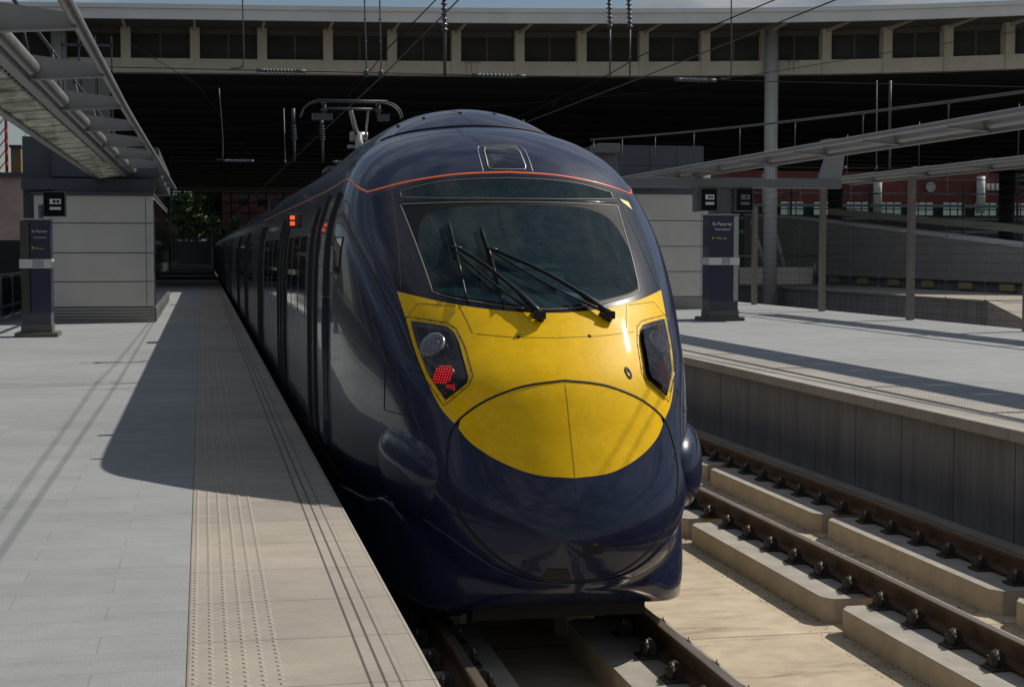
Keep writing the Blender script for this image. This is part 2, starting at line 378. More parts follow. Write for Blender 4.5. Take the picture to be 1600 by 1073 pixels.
def D(a,z):
    a=np.abs(np.asarray(a,float));z=np.asarray(z,float);a,z=np.broadcast_arrays(a,z)
    lo=cy(z).copy() if np.ndim(z) else float(cy(z)); hi=np.zeros_like(a)+16.
    lo=np.zeros_like(a)+lo
    for _ in range(32):
        m=(lo+hi)/2;c=halfw(m,z)>=a
        hi=np.where(c,m,hi);lo=np.where(c,lo,m)
    return (lo+hi)/2
# ------------------------------------------------------------------ the train
def Nrm(a, z):
    e = 1e-3; sg = -1 if a < 0 else 1
    da = (float(D(abs(a)+e, z))-float(D(max(abs(a)-e, 0), z)))/(abs(a)+e-max(abs(a)-e, 0))*sg
    z2, z1 = min(z+e, 3.719), max(z-e, .301)
    dz = (float(D(abs(a), z2))-float(D(abs(a), z1)))/(z2-z1)
    return Vector((da, -1, dz)).normalized()
def S(a, z, off=0.):
    p = Vector((Xc+a, float(D(abs(a), z)), z))
    return p+Nrm(a, z)*off if off else p
def NS(Y, z, sg):
    e = 2e-3
    dY = (float(halfw(Y+e, z))-float(halfw(Y-e, z)))/(2*e); dz = (float(halfw(Y, min(z+e,3.72)))-float(halfw(Y, z-e)))/(2*e)
    return Vector((sg, -dY, -dz)).normalized()
def SS(Y, z, sg, off=0.):
    p = Vector((Xc+sg*float(halfw(Y, z)), Y, z))
    return p+NS(Y, z, sg)*off if off else p
def inside(p, poly):
    c = False; n = len(poly); x, y = p
    for i in range(n):
        x1, y1 = poly[i]; x2, y2 = poly[(i+1) % n]
        if (y1 > y) != (y2 > y) and x < (x2-x1)*(y-y1)/(y2-y1)+x1: c = not c
    return c
def setnormals(me, nr):
    for p in me.polygons: p.use_smooth = True
    me.normals_split_custom_set_from_vertices([tuple(n) for n in nr])
def patch(name, poly, m, parent, off=.004, h=.05, hole=None, thick=.012):
    """panel in (a,z) front coordinates laid on the nose surface"""
    bm = bmesh.new(); vs = [bm.verts.new((a, z, 0)) for a, z in poly]; f = bm.faces.new(vs)
    A = [p[0] for p in poly]; Z = [p[1] for p in poly]
    def cut(co, no):
        bmesh.ops.bisect_plane(bm, geom=bm.faces[:]+bm.edges[:]+bm.verts[:], dist=1e-5, plane_co=co, plane_no=no)
    k = math.floor(min(A)/h)
    while k*h < max(A): cut((k*h+1e-4, 0, 0), (1, 0, 0)); k += 1
    k = math.floor(min(Z)/h)
    while k*h < max(Z): cut((0, k*h+1e-4, 0), (0, 1, 0)); k += 1
    if hole:
        for i in range(len(hole)):
            p, q = hole[i], hole[(i+1) % len(hole)]
            cut((p[0], p[1], 0), (-(q[1]-p[1]), q[0]-p[0], 0))
        bmesh.ops.delete(bm, geom=[f for f in bm.faces if inside(f.calc_center_median()[:2], hole)], context='FACES')
    bmesh.ops.recalc_face_normals(bm, faces=bm.faces)
    be = [e for e in bm.edges if e.is_boundary]
    r = bmesh.ops.extrude_edge_only(bm, edges=be)
    low = {v for v in r['geom'] if isinstance(v, bmesh.types.BMVert)}
    nr = []
    for v in bm.verts:
        a, z = v.co.x, v.co.y
        n = Nrm(a, z); v.co = S(a, z)+n*(off-thick if v in low else off); nr.append(n)
    for f in bm.faces:
        f.normal_update()
        if f.normal.y > 0 and not any(v in low for v in f.verts): f.normal_flip()
    me = bpy.data.meshes.new(name); bm.to_mesh(me); bm.free(); me.materials.append(M[m])
    setnormals(me, nr)
    o = bpy.data.objects.new(name, me); C.objects.link(o)
    if parent: o.parent = parent; o.matrix_parent_inverse = parent_inv(parent)
    return o
def resamp(pts, step, closed=False):
    P = [Vector(p) for p in pts]
    if closed: P.append(P[0])
    out = [P[0]]
    for a, b in zip(P, P[1:]):
        n = max(1, int((b-a).length/step))
        for k in range(1, n+1): out.append(a.lerp(b, k/n))
    return out
def ribbon(name, pts, m, parent, width=.008, height=.004, closed=False, side=None, step=.03, base=.0):
    """thin raised strip following the surface; pts (a,z) or (Y,z) when side is given"""
    Q = resamp([(p[0], p[1], 0) for p in pts], step, closed)
    if closed: Q = Q[:-1]
    W = []; NN = []
    for q in Q:
        if side is None: W.append(S(q.x, q.y, base)); NN.append(Nrm(q.x, q.y))
        else: W.append(SS(q.x, q.y, side, base)); NN.append(NS(q.x, q.y, side))
    bm = bmesh.new(); rings = []; n = len(W)
    for i, p in enumerate(W):
        a = W[i-1] if (i or closed) else p; b = W[(i+1) % n] if (i < n-1 or closed) else p
        d = (b-a).normalized(); s = d.cross(NN[i]).normalized()*(width/2); u = NN[i]*height; l = NN[i]*-.004
        rings.append([bm.verts.new(p+s+l), bm.verts.new(p+s*.8+u), bm.verts.new(p-s*.8+u), bm.verts.new(p-s+l)])
    for i in range(n if closed else n-1):
        a, b = rings[i], rings[(i+1) % n]
        for k in range(3): bm.faces.new((a[k], a[k+1], b[k+1], b[k])).smooth = (k == 1)
    bmesh.ops.recalc_face_normals(bm, faces=bm.faces)
    me = bpy.data.meshes.new(name); bm.to_mesh(me); bm.free(); me.materials.append(M[m])
    o = bpy.data.objects.new(name, me); C.objects.link(o)
    if parent: o.parent = parent; o.matrix_parent_inverse = parent_inv(parent)
    return o
def mirror(half):  # half listed from a=+ side; returns full polyline left->right symmetric
    return [(-a, z) for a, z in half]+[(a, z) for a, z in reversed(half) if a > 1e-6]

train = thing('passenger_train', 'dark blue high-speed train with a yellow nose, standing at the left platform', 'train', (Xc, 20, 0))
# outlines in front coordinates (a = metres from the centre line, z = metres above the rail)
WS_bot = catmull([(.757,2.283),(.633,2.243),(.39,2.203),(.18,2.175),(0,2.166)], 4)
WS = [(-a, z) for a, z in [(.858,2.925),(.82,2.70)]]+[(-a, z) for a, z in WS_bot]+[(a, z) for a, z in WS_bot[::-1] if a > 0]+[(.82,2.70),(.858,2.925),(.45,2.938),(0,2.942),(-.45,2.938)]
UP_top = catmull([(.846,3.032),(.6,3.092),(.34,3.122),(0,3.135)], 4)
UP = [(-a, z) for a, z in UP_top]+[(a, z) for a, z in UP_top[::-1] if a > 0]+[(.848,2.978),(.4,2.966),(0,2.965),(-.4,2.966),(-.848,2.978)]
YEL_side = catmull([(.979,2.285),(.948,2.11),(.918,1.906),(.867,1.708),(.797,1.536),(.716,1.43)], 4)
YEL_top = catmull([(.979,2.285),(.72,2.222),(.46,2.178),(.158,2.150),(0,2.147)], 5)
H_half = catmull([(.0,1.716),(.21,1.693),(.36,1.655),(.555,1.567),(.716,1.43),(.770,1.27),(.783,1.117),(.763,1.0),(.725,.88),(.66,.775),(.575,.68),(.43,.565),(.235,.483),(0,.457)], 4)
H_top = [p for p in H_half if p[1] > 1.428]
H_full = [(-a, z) for a, z in H_half]+[(a, z) for a, z in H_half[::-1] if a > 1e-6]
HY = catmull([(.716,1.43),(.634,1.322),(.474,1.216),(.253,1.134),(0,1.111)], 5)
def scale_poly(poly, s, c): return [(c[0]+(a-c[0])*s, c[1]+(z-c[1])*s) for a, z in poly]

# body shell: stacked outlines from the nose tip back, straight after Y=15.4
def body_mesh():
    ts = np.linspace(0, 1, 150); tip = float(np.min(cy(np.linspace(.3,3.72,3000))))
    Ys = tip+(15.4-tip)*(ts**2.0); Ys[0] = tip+.0006
    zz = np.linspace(.30, 3.72, 1400); cz = cy(zz)
    NO = 72; rings = []
    for Y in Ys:
        ok = zz[cz <= Y]; z0, z1 = ok[0], ok[-1]
        th = np.linspace(0, np.pi, 700); z = (z0+z1)/2+(z1-z0)/2*np.cos(th); wv = halfw(Y, z); wv[0] = 0
        if z0 > .305: wv[-1] = 0
        else: z = np.append(z, z0); wv = np.append(wv, 0.)
        d = np.concatenate([[0], np.cumsum(np.hypot(np.diff(z), np.diff(wv)))]); u = np.linspace(0, d[-1], NO)
        zi = np.interp(u, d, z); wi = np.interp(u, d, wv)
        rings.append([(Xc-wi[k], Y, zi[k]) for k in range(NO)]+[(Xc+wi[k], Y, zi[k]) for k in range(NO-2, 0, -1)])
    last = rings[-1]; rings.append([(x, 15.6, z) for x, y, z in last]); rings.append([(x, 29.9, z) for x, y, z in last])
    bm = bmesh.new(); V = [[bm.verts.new(p) for p in r] for r in rings]; n = len(V[0])
    hole1 = scale_poly(WS, .985, (0, 2.55)); hole2 = scale_poly(UP, .97, (0, 3.05))
    for i in range(len(V)-1):
        for k in range(n):
            q = (V[i][k], V[i][(k+1) % n], V[i+1][(k+1) % n], V[i+1][k])
            c = sum((v.co for v in q), Vector())/4; p = (c.x-Xc, c.z)
            if c.y < 13 and (inside(p, hole1) or inside(p, hole2)): continue
            bm.faces.new(q)
    bm.faces.new(V[0]); bm.faces.new([bm.verts.new(v.co) for v in V[-1][::-1]])
    bmesh.ops.recalc_face_normals(bm, faces=bm.faces)
    for f in bm.faces: f.smooth = True
    me = bpy.data.meshes.new('driving_coach'); bm.to_mesh(me); bm.free()
    me.materials.append(M['navy'])
    o = bpy.data.objects.new('driving_coach', me); C.objects.link(o); o.parent = train; o.matrix_parent_inverse = parent_inv(train)
    return o
body = body_mesh()

# black surround with the two panes
side_m = [(.982,2.292),(1.002,2.40),(1.018,2.585),(1.035,2.77),(1.045,2.995)]
top_m = catmull([(1.045,2.995),(.745,3.098),(.384,3.150),(0,3.166)], 5)
ytop = [(a, z+.003) for a, z in YEL_top]
half = side_m[:-1]+top_m
MASK = [(a, z) for a, z in half]+[(-a, z) for a, z in half[::-1] if a > 1e-6]+[(-a, z) for a, z in ytop[1:]]+[(a, z) for a, z in ytop[::-1][1:-1]]
# the surround is built as two rings so each pane has its own opening
zs = 2.9535
lower = [(a, z) for a, z in side_m if z < zs]; lower = lower+[(1.0425, zs), (0, zs), (-1.0425, zs)]+[(-a, z) for a, z in lower[::-1]]+[(-a, z) for a, z in ytop[1:]]+[(a, z) for a, z in ytop[::-1][1:-1]]
upper = [(1.0425, zs)]+top_m+[(-a, z) for a, z in top_m[::-1][1:]]+[(-1.0425, zs), (0, zs)]
tag(patch('windscreen_surround', lower, 'mask', train, .003, .06, hole=scale_poly(WS, .998, (0, 2.55)), thick=.04), 'black surround of the main windscreen')
tag(patch('windscreen_surround', upper, 'mask', train, .003, .05, hole=scale_poly(UP, .995, (0, 3.05)), thick=.04), 'black surround of the narrow upper pane')
ws = patch('windscreen', WS, 'windscreen_glass', train, .004, .06, thick=.006)
ug = patch('display_window', UP, 'windscreen_glass', train, .004, .06, thick=.006)
ribbon('window_frame', scale_poly(WS, .995, (0, 2.55)), 'trim', ws, .012, .006, closed=True, base=.003)
ribbon('window_frame', scale_poly(UP, .99, (0, 3.05)), 'trim', ug, .009, .005, closed=True, base=.003)
for s in (-1, 1): ribbon('panel_seam', [(s*.955, 2.30), (s*.925, 2.6), (s*.905, 2.95), (s*.90, 3.03)], 'seam', train, .006, .005)
ribbon('window_frame', [(-.86,2.952),(-.4,2.9545),(0,2.955),(.4,2.9545),(.86,2.952)], 'black_gloss', ws, .012, .006)
# yellow face
G = .006
yl = YEL_side; ht = [(a, z+G) for a, z in H_top]
Yp = [(-a, z) for a, z in YEL_top]+[(a, z) for a, z in YEL_top[::-1][1:]]+yl[1:-1]+[(yl[-1][0]+.004, yl[-1][1]+G)]+[(a, z) for a, z in ht[::-1][1:]]+[(-a, z) for a, z in ht[1:-1]]+[(-yl[-1][0]-.004, yl[-1][1]+G)]+[(-a, z) for a, z in yl[::-1][1:-1]]
yf = patch('yellow_face_panel', Yp, 'yellow', train, .004, .06)
# hatch over the coupler: two leaves, yellow above and blue below
hin = [(a*.995, (z-1.09)*.992+1.09) for a, z in H_half]
up_h = [p for p in hin if p[1] > 1.428]; lo_h = [p for p in hin if p[1] < 1.42]
hy = [(a*.995, z) for a, z in HY]
top_poly = [(-a, z) for a, z in up_h[::-1]]+[(a, z) for a, z in up_h[1:]]+[(a, z) for a, z in hy[1:]]+[(-a, z) for a, z in hy[::-1][1:-1]]
ch = patch('coupler_hatch', [(-a, z-.002) for a, z in hy]+[(a, z-.002) for a, z in hy[::-1][1:]]+lo_h+[(-a, z) for a, z in lo_h[::-1][1:]], 'navy', train, .006, .06)
tag(ch, 'lower blue part of the round nose hatch')
tag(patch('hatch_cover', top_poly, 'yellow', ch, .006, .06), 'upper yellow part of the round nose hatch')
ribbon('hatch_gap', H_full, 'seam', train, .017, .010, closed=True)
ribbon('hatch_seam', [(0,1.70),(0,1.4),(0,1.1),(0,.8),(0,.48)], 'seam', ch, .003, .007, step=.04)
for s in (-1, 1):
    ribbon('panel_seam', [(s*.0,1.985),(s*.3,1.99),(s*.60,2.01)], 'seam', yf, .004, .005) if s > 0 else ribbon('panel_seam', [(0,1.985),(-.3,1.99),(-.52,2.01)], 'seam', yf, .004, .005)
    ribbon('panel_seam', [(s*.60,2.195),(s*.565,2.10),(s*.54,2.01)], 'seam', yf, .004, .005)
    ribbon('panel_seam', [(s*.945,2.10),(s*.86,2.205),(s*.62,2.19)], 'seam', yf, .004, .005)
POD_F = catmull([(.948,2.112),(.829,2.100),(.695,2.080),(.640,2.045),(.602,1.93),(.580,1.745),(.612,1.685),(.776,1.545),(.878,1.72),(.928,1.89)], 1, True)
POD_G = [(.912,2.079),(.80,2.066),(.696,2.048),(.658,2.015),(.638,1.95),(.613,1.735),(.626,1.697),(.762,1.588),(.848,1.742),(.893,1.93)]
def disc_on(name, a, z, r, m, parent, off, depth=.012, seg=20, ring=None):
    c = S(a, z, off); n = Nrm(a, z); bm = bmesh.new()
    mt = n.to_track_quat('Z', 'Y').to_matrix().to_4x4(); mt.translation = c
    prof = ring or [(r, -depth), (r, 0), (r*.8, .004), (0.001, .006)]
    rings = [[bm.verts.new(mt @ Vector((math.cos(2*math.pi*k/seg)*q, math.sin(2*math.pi*k/seg)*q, hh))) for k in range(seg)] for q, hh in prof]
    for p, q in zip(rings, rings[1:]):
        for k in range(seg): bm.faces.new((p[k], p[(k+1) % seg], q[(k+1) % seg], q[k])).smooth = True
    bm.faces.new(rings[-1])
    bmesh.ops.recalc_face_normals(bm, faces=bm.faces)
    me = bpy.data.meshes.new(name); bm.to_mesh(me); bm.free(); me.materials.append(M[m])
    o = bpy.data.objects.new(name, me); C.objects.link(o); o.parent = parent; o.matrix_parent_inverse = parent_inv(parent); return o
for s in (-1, 1):
    ribbon('lamp_bezel', [(s*a, z) for a, z in POD_F], 'seam', train, .006, .0055, closed=True)
    pod = patch('headlight', [(s*a, z) for a, z in POD_G], 'black_gloss', train, .0055, .05)
    ribbon('lens_gasket', [(s*a, z) for a, z in POD_G], 'seam', pod, .010, .010, closed=True)
    disc_on('main_lamp', s*.80, 1.93, .09, 'lamp_crystal', pod, .020, seg=28, ring=[(.092,-.016),(.092,.004),(.080,.006),(.062,-.001),(.048,-.003),(.046,.004),(.036,.006),(.030,.001),(.014,-.002),(.008,.003),(.002,.004)])
    patch('lens_cover', scale_poly([(s*a, z) for a, z in POD_G], .97, (s*.765, 1.83)), 'lamp_glass', pod, .044, .05, thick=.004)
    b = MB(); c = S(s*.755, 1.735, .022); n = Nrm(s*.755, 1.735); mt = n.to_track_quat('Z', 'Y').to_matrix().to_4x4(); mt.translation = c
    disc_on('tail_lamp', s*.755, 1.735, .078, 'lamp_red_dark', pod, .018, depth=.014)
    for i in range(-5, 6):
        for j in range(-5, 6):
            x, y = i*.0200, j*.0200
            if math.hypot(x, y) > .0725: continue
            vs = [b.bm.verts.new(mt @ Vector((x+math.cos(k*math.pi/3)*.0055, y+math.sin(k*math.pi/3)*.0055, .007))) for k in range(6)]
            v0 = b.bm.verts.new(mt @ Vector((x, y, .010)))
            for k in range(6): b.bm.faces.new((vs[k], vs[(k+1) % 6], v0))
    b.build('tail_lamp_diodes', 'red_lamp' if s < 0 else 'red_mid', pod)
    b = MB()
    for i in range(9):
        c = S(s*(.700+.014*(i % 4)), 1.672-.012*(i//4), .022); n = Nrm(s*.7, 1.64)
        mt = n.to_track_quat('Z', 'Y').to_matrix().to_4x4(); mt.translation = c
        vs = [b.bm.verts.new(mt @ Vector((math.cos(k*math.pi/3)*.004, math.sin(k*math.pi/3)*.004, 0))) for k in range(6)]; b.bm.faces.new(vs)
    b.build('marker_lamp', 'red_lamp' if s < 0 else 'red_dim', pod)
    # bolts round the bezel
    b = MB()
    Pm = [((p[0]+q[0])/2, (p[1]+q[1])/2) for p, q in zip(resamp([(a, z, 0) for a, z in POD_F], .01, True)[::7], resamp([(a, z, 0) for a, z in scale_poly(POD_F, .93, (.77, 1.88))], .01, True)[::7])]
    for a, z in Pm:
        p = S(s*a, z, .0045); n = Nrm(s*a, z); mt = n.to_track_quat('Z', 'Y').to_matrix().to_4x4(); mt.translation = p
        vs = [b.bm.verts.new(mt @ Vector((math.cos(k*math.pi/3)*.005, math.sin(k*math.pi/3)*.005, .001))) for k in range(6)]; b.bm.faces.new(vs)
    b.build('bezel_bolts', 'seam', pod)
    disc_on('jacking_point', s*.246, 1.993, .014, 'seam', yf, .004, depth=.002)
# oval socket on the yellow face
b = MB(); c = S(.473, 1.751, .0055); n = Nrm(.473, 1.751); mt = n.to_track_quat('Z', 'Y').to_matrix().to_4x4(); mt.translation = c
def oval(r1, r2, zz_): return [b.bm.verts.new(mt @ Vector((math.cos(t)*r1, math.sin(t)*r2, zz_))) for t in np.linspace(0, 2*math.pi, 20, endpoint=False)]
r1 = oval(.024, .048, -.004); r2 = oval(.023, .046, .004); r3 = oval(.015, .034, .003); r4 = oval(.010, .026, -.002)
for p, q in ((r1, r2), (r2, r3), (r3, r4)):
    for k in range(20): b.bm.faces.new((p[k], p[(k+1) % 20], q[(k+1) % 20], q[k])).smooth = True
b.bm.faces.new(r4); b.build('socket_cover', 'seam', yf)
for s in (-1, 1):
    b = MB()
    for k in range(9):
        z = 2.34+.07*k; a = .955-.055*(k/8)
        p_ = S(s*(a+.03), z, .0035); n = Nrm(s*a, z); mt = n.to_track_quat('Z', 'Y').to_matrix().to_4x4(); mt.translation = p_
        vs = [b.bm.verts.new(mt @ Vector((math.cos(q*math.pi/3)*.006, math.sin(q*math.pi/3)*.006, .001))) for q in range(6)]; b.bm.faces.new(vs)
    b.build('surround_screws', 'seam', train)
# stripe
st = catmull([(1.066,3.034),(.745,3.114),(.384,3.166),(0,3.184)], 6)
ribbon('orange_stripe', [(a, z) for a, z in st]+[(-a, z) for a, z in st[::-1][1:]], 'orange', train, .026, .0035, step=.02)
for s in (-1, 1):
    ribbon('orange_stripe', [(float(D(1.066, 3.034)), 3.034), (12.75, 3.13), (13.1, 3.17)], 'orange', train, .022, .0035, side=s, step=.04)
    ribbon('orange_stripe', [(13.1, 3.17), (13.6, 3.155), (14.4, 3.13), (30, 3.13)], 'orange', train, .020, .0035, side=s, step=.3)
disc = patch('warning_label', [(.905,2.985),(.99,2.96),(1.0,2.895),(.925,2.955)], 'label_yellow', train, .006, .04)
# roof pane above the stripe
RW = catmull([(.197,3.19),(.196,3.30),(.188,3.375),(.165,3.408),(.08,3.414),(0,3.415)], 2)
RWp = [(a, z) for a, z in RW]+[(-a, z) for a, z in RW[::-1][1:]]
ribbon('hatch_seam', RWp, 'steel', train, .007, .004)
RI = [(.138,3.208),(.150,3.235),(.143,3.36),(.125,3.400),(0,3.404)]
RIp = RI+[(-a, z) for a, z in RI[::-1][1:]]
rp = patch('roof_light', RIp, 'side_glass', train, .004, .05)
ribbon('roof_light_frame', RIp, 'steel', rp, .012, .006, closed=True, step=.02)

# cab interior seen through the glass
FR = catmull([(.742,2.300),(.785,2.45),(.785,2.64),(.715,2.82),(.53,2.895),(.25,2.915),(0,2.918)], 3)
FRb = [(-a, z) for a, z in FR]+[(a, z) for a, z in FR[::-1][1:]]+[(a, z+.022) for a, z in WS_bot[2:]]+[(-a, z+.022) for a, z in WS_bot[::-1][1:-2]]
patch('frit_band', scale_poly(WS, .99, (0, 2.55)), 'frit', ws, .0052, .05, hole=FRb, thick=.003)
b = MB(); b.box(Xc+.08, Xc+.46, 12.15, 12.3, 2.44, 2.475, .005); b.build('sunlit_desk_bar', 'panel_light', train)  # pale bar added to imitate sunlight on the desk edge
b = MB(); b.box(Xc-1.12, Xc+1.12, 13.5, 13.55, 1.5, 3.35); b.box(Xc-1.1, Xc+1.1, 11.2, 13.5, 1.86, 1.9); b.box(Xc-.38, Xc-.34, 13.44, 13.5, 1.9, 3.0); b.box(Xc+.34, Xc+.38, 13.44, 13.5, 1.9, 3.0); b.build('cab_wall', 'interior', train)
b = MB(); b.prism([(10.75,1.95),(11.1,2.20),(11.65,2.30),(11.75,2.26),(11.75,1.95)], 'x', Xc-.78, Xc+.78); b.box(Xc-.3, Xc+.3, 11.35, 11.6, 2.3, 2.42, .03)
b.build('dashboard', 'dash', train)
b = MB(); b.box(Xc-.24, Xc+.24, 12.6, 12.72, 2.1, 2.75, .05); b.box(Xc-.24, Xc+.24, 12.2, 12.7, 2.05, 2.2, .05); b.box(Xc-.13, Xc+.13, 12.62, 12.7, 2.76, 2.93, .03)
b.build('driver_seat', 'rubber', train)

# roof fairing hump
def roofz(a, Y):
    lo, hi = 2.6, 3.7199
    for _ in range(26):
        m_ = (lo+hi)/2
        if float(halfw(Y, m_)) > abs(a) and float(cy(m_)) <= Y: lo = m_
        else: hi = m_
    return lo
bm = bmesh.new(); NA, NY = 40, 46; grid = []
for j in range(NY+1):
    row = []
    for i in range(NA+1):
        a = -1+2*i/NA; v = j/NY
        aw = .80+.06*min(1, v*2)
        A_ = a*aw; Yf = 13.14+.95*A_*A_; Y = Yf+(19.5-Yf)*v**2.2
        t = (Y-Yf)/1.1; g = 1-math.exp(-2.4*t) if t < 6 else 1
        back = min(1, (19.5-Y)/2.5); hgt = .15*g*(1-abs(a)**3.0)**.8*back
        row.append(bm.verts.new((Xc+A_, Y, roofz(A_, Y)+.012*(1 if 0 < i < NA and j else -1)+hgt)))
    grid.append(row)
for r, q in zip(grid, grid[1:]):
    for i in range(NA): bm.faces.new((r[i], r[i+1], q[i+1], q[i])).smooth = True
bmesh.ops.recalc_face_normals(bm, faces=bm.faces)
me = bpy.data.meshes.new('roof_fairing'); bm.to_mesh(me); bm.free(); me.materials.append(M['navy'])
rf = bpy.data.objects.new('roof_fairing', me); C.objects.link(rf); rf.parent = train; rf.matrix_parent_inverse = parent_inv(train)
pts = [(Xc+a, 13.13+.95*a*a, roofz(a, 13.13+.95*a*a)+.006) for a in np.linspace(-.80, .80, 25)]
b = MB(); b.tube(pts, .009, 6); b.build('fairing_gap', 'seam', rf)
for a in (-.62, -.42, -.12, .18, .46, .68):
    Y = 13.14+.95*a*a+.42; b = MB(); b.lathe([(.022,-.02),(.022,.006),(.012,.007)], (Xc+a, Y, roofz(a, Y)+.012+.15*(1-math.exp(-2.4*.42/1.1))*(1-abs(a/.84)**3)**.8), 12)
    b.build('fairing_bolt', 'seam', rf)

# side bulges at the coupler hinge
def blob(name, s, c, r, m, power=2.6, yaw_=.0, skew=0, taper=.45):
    bm = bmesh.new(); nu, nv = 40, 26; rows = []
    for j in range(nv+1):
        ph = -math.pi/2+math.pi*j/nv; row = []
        for i in range(nu):
            th = 2*math.pi*i/nu
            def sp(v, e): return math.copysign(abs(v)**e, v)
            e = 2/power
            x = sp(math.cos(ph), e)*sp(math.cos(th), e); y = sp(math.cos(ph), e)*sp(math.sin(th), e); z = sp(math.sin(ph), e)
            tp = 1-taper*max(0, y)**1.6; X, Y, Z = x*r[0]*tp, y*r[1], z*r[2]*tp; Z += skew*Y
            ca, sa = math.cos(yaw_), math.sin(yaw_); X, Y = X*ca-Y*sa, X*sa+Y*ca
            row.append(bm.verts.new((Xc+s*(c[0]+X), c[1]+Y, c[2]+Z)))
        rows.append(row)
    for p, q in zip(rows, rows[1:]):
        for i in range(nu):
            try: bm.faces.new((p[i], p[(i+1) % nu], q[(i+1) % nu], q[i])).smooth = True
            except ValueError: pass
    bmesh.ops.remove_doubles(bm, verts=bm.verts, dist=1e-5)
    bmesh.ops.recalc_face_normals(bm, faces=bm.faces)
    me = bpy.data.meshes.new(name); bm.to_mesh(me); bm.free(); me.materials.append(M[m])
    o = bpy.data.objects.new(name, me); C.objects.link(o); o.parent = train; o.matrix_parent_inverse = parent_inv(train); return o
for s in (-1, 1):
    blob('hatch_hinge_fairing', s, (.90, 10.72, 1.085), (.242, .58, .30), 'navy', 2.6, yaw_=-.24, skew=.08)

# valance with flared corner wings
T = [(0,.44),(.25,.455),(.47,.522),(.64,.625),(.76,.705),(.87,.765),(.96,.81),(1.02,.835)]
T = [(a, float(D(a, z))-.012, z) for a, z in T]+[(1.08, 11.3, .82), (1.16, 12.0, .78), (1.25, 13.0, .7)]
Cr = [(0,9.78,.36),(.28,9.86,.345),(.52,9.98,.335),(.73,10.12,.37),(.875,10.32,.47),(.965,10.57,.60),(1.05,10.86,.72),(1.115,11.08,.80),(1.17,11.5,.72),(1.22,12.2,.66),(1.27,13.0,.6)]
Lo = [(0,9.92,.29),(.29,9.96,.28),(.54,10.04,.265),(.755,10.14,.275),(.89,10.33,.33),(.972,10.58,.41),(1.055,10.89,.48),(1.12,11.14,.52),(1.18,11.55,.48),(1.23,12.2,.44),(1.27,13.0,.4)]
Bo = [(0,10.12,.215),(.28,10.12,.213),(.53,10.13,.205),(.75,10.19,.195),(.885,10.37,.185),(.96,10.61,.18),(1.045,10.92,.185),(1.11,11.2,.20),(1.17,11.6,.20),(1.22,12.2,.21),(1.26,13.0,.22)]
V = []
for t_, c_ in zip(T, Cr):
    k_ = min(1, t_[0]/.6); V.append((.5*(t_[0]+c_[0])-.01*k_, .5*(t_[1]+c_[1])+.06*k_, .5*(t_[2]+c_[2])-.01*k_))
rows0 = [catmull(q, 5) for q in (T, V, Cr, Lo, Bo)]
cols = [catmull([rows0[k][i] for k in range(5)], 6) for i in range(len(rows0[0]))]
inner = [(c[-1][0]*.9, c[-1][1]+.15, c[-1][2]+.01) for c in cols]
for s_ in (0,):
    bm = bmesh.new(); strips = []
    allc = [[(-x, y, z) for x, y, z in c]+[(-i[0], i[1], i[2])] for c, i in zip(cols[::-1], inner[::-1])][:-1]+[[(x, y, z) for x, y, z in c]+[i] for c, i in zip(cols, inner)]
    tops = [(-t[0]*.90, t[1]+.10, t[2]-.06) if k >= 0 else 0 for k, t in enumerate([c[0] for c in cols])]
    full = []
    for c in allc:
        t = c[0]; full.append([(t[0]*.88, t[1]+.12, t[2]-.05)]+c)
    V = [[bm.verts.new((Xc+x, y, z)) for x, y, z in c] for c in full]
    for p, q in zip(V, V[1:]):
        for k in range(len(p)-1): bm.faces.new((p[k], p[k+1], q[k+1], q[k])).smooth = True
    bmesh.ops.recalc_face_normals(bm, faces=bm.faces)
    me = bpy.data.meshes.new('valance'); bm.to_mesh(me); bm.free(); me.materials.append(M['navy'])
    va = bpy.data.objects.new('valance', me); C.objects.link(va); va.parent = train; va.matrix_parent_inverse = parent_inv(train)
b = MB(); b.box(Xc-.60, Xc+.60, 10.22, 10.6, .10, .23, .012); b.box(Xc-.55, Xc+.55, 10.6, 12.2, .16, .34); b.build('obstacle_deflector', 'under', train)
patch('lower_vent', [(-.24,.482),(-.04,.474),(-.07,.548),(-.20,.552)], 'seam', ch, .010, .05)
patch('towing_plate', [(.02,.635),(.14,.635),(.17,.655),(.17,.69),(.14,.71),(.02,.71)], 'seam', ch, .010, .04)
disc_on('towing_eye', .095, .672, .034, 'seam', ch, .010, ring=[(.034,-.004),(.034,.003),(.028,.003),(.026,-.003)])

# bogies and underframe
def wheelset(Y):
    for s in (-1, 1):
        b = MB(); b.lathe([(.44,-.01),(.44,.10),(.47,.11),(.47,.14)] if s > 0 else [(.47,-.14),(.47,-.11),(.44,-.10),(.44,.01)], (Xc+s*.66, Y, .42), 28, 'x'); b.build('wheel', 'rail_head', train)
    b = MB(); b.tube([(Xc-.7, Y, .42), (Xc+.7, Y, .42)], .09, 10); b.build('axle', 'under', train)
for yb_ in (13.6,):
    b = MB()
    for s in (-1, 1): b.box(Xc+s*1.02-.06, Xc+s*1.02+.06, yb_-1.7, yb_+1.7, .32, .62, .02)
    b.box(Xc-1.0, Xc+1.0, yb_-.3, yb_+.3, .4, .6); b.build('bogie_frame', 'under', train)
    wheelset(yb_-1.3); wheelset(yb_+1.3)

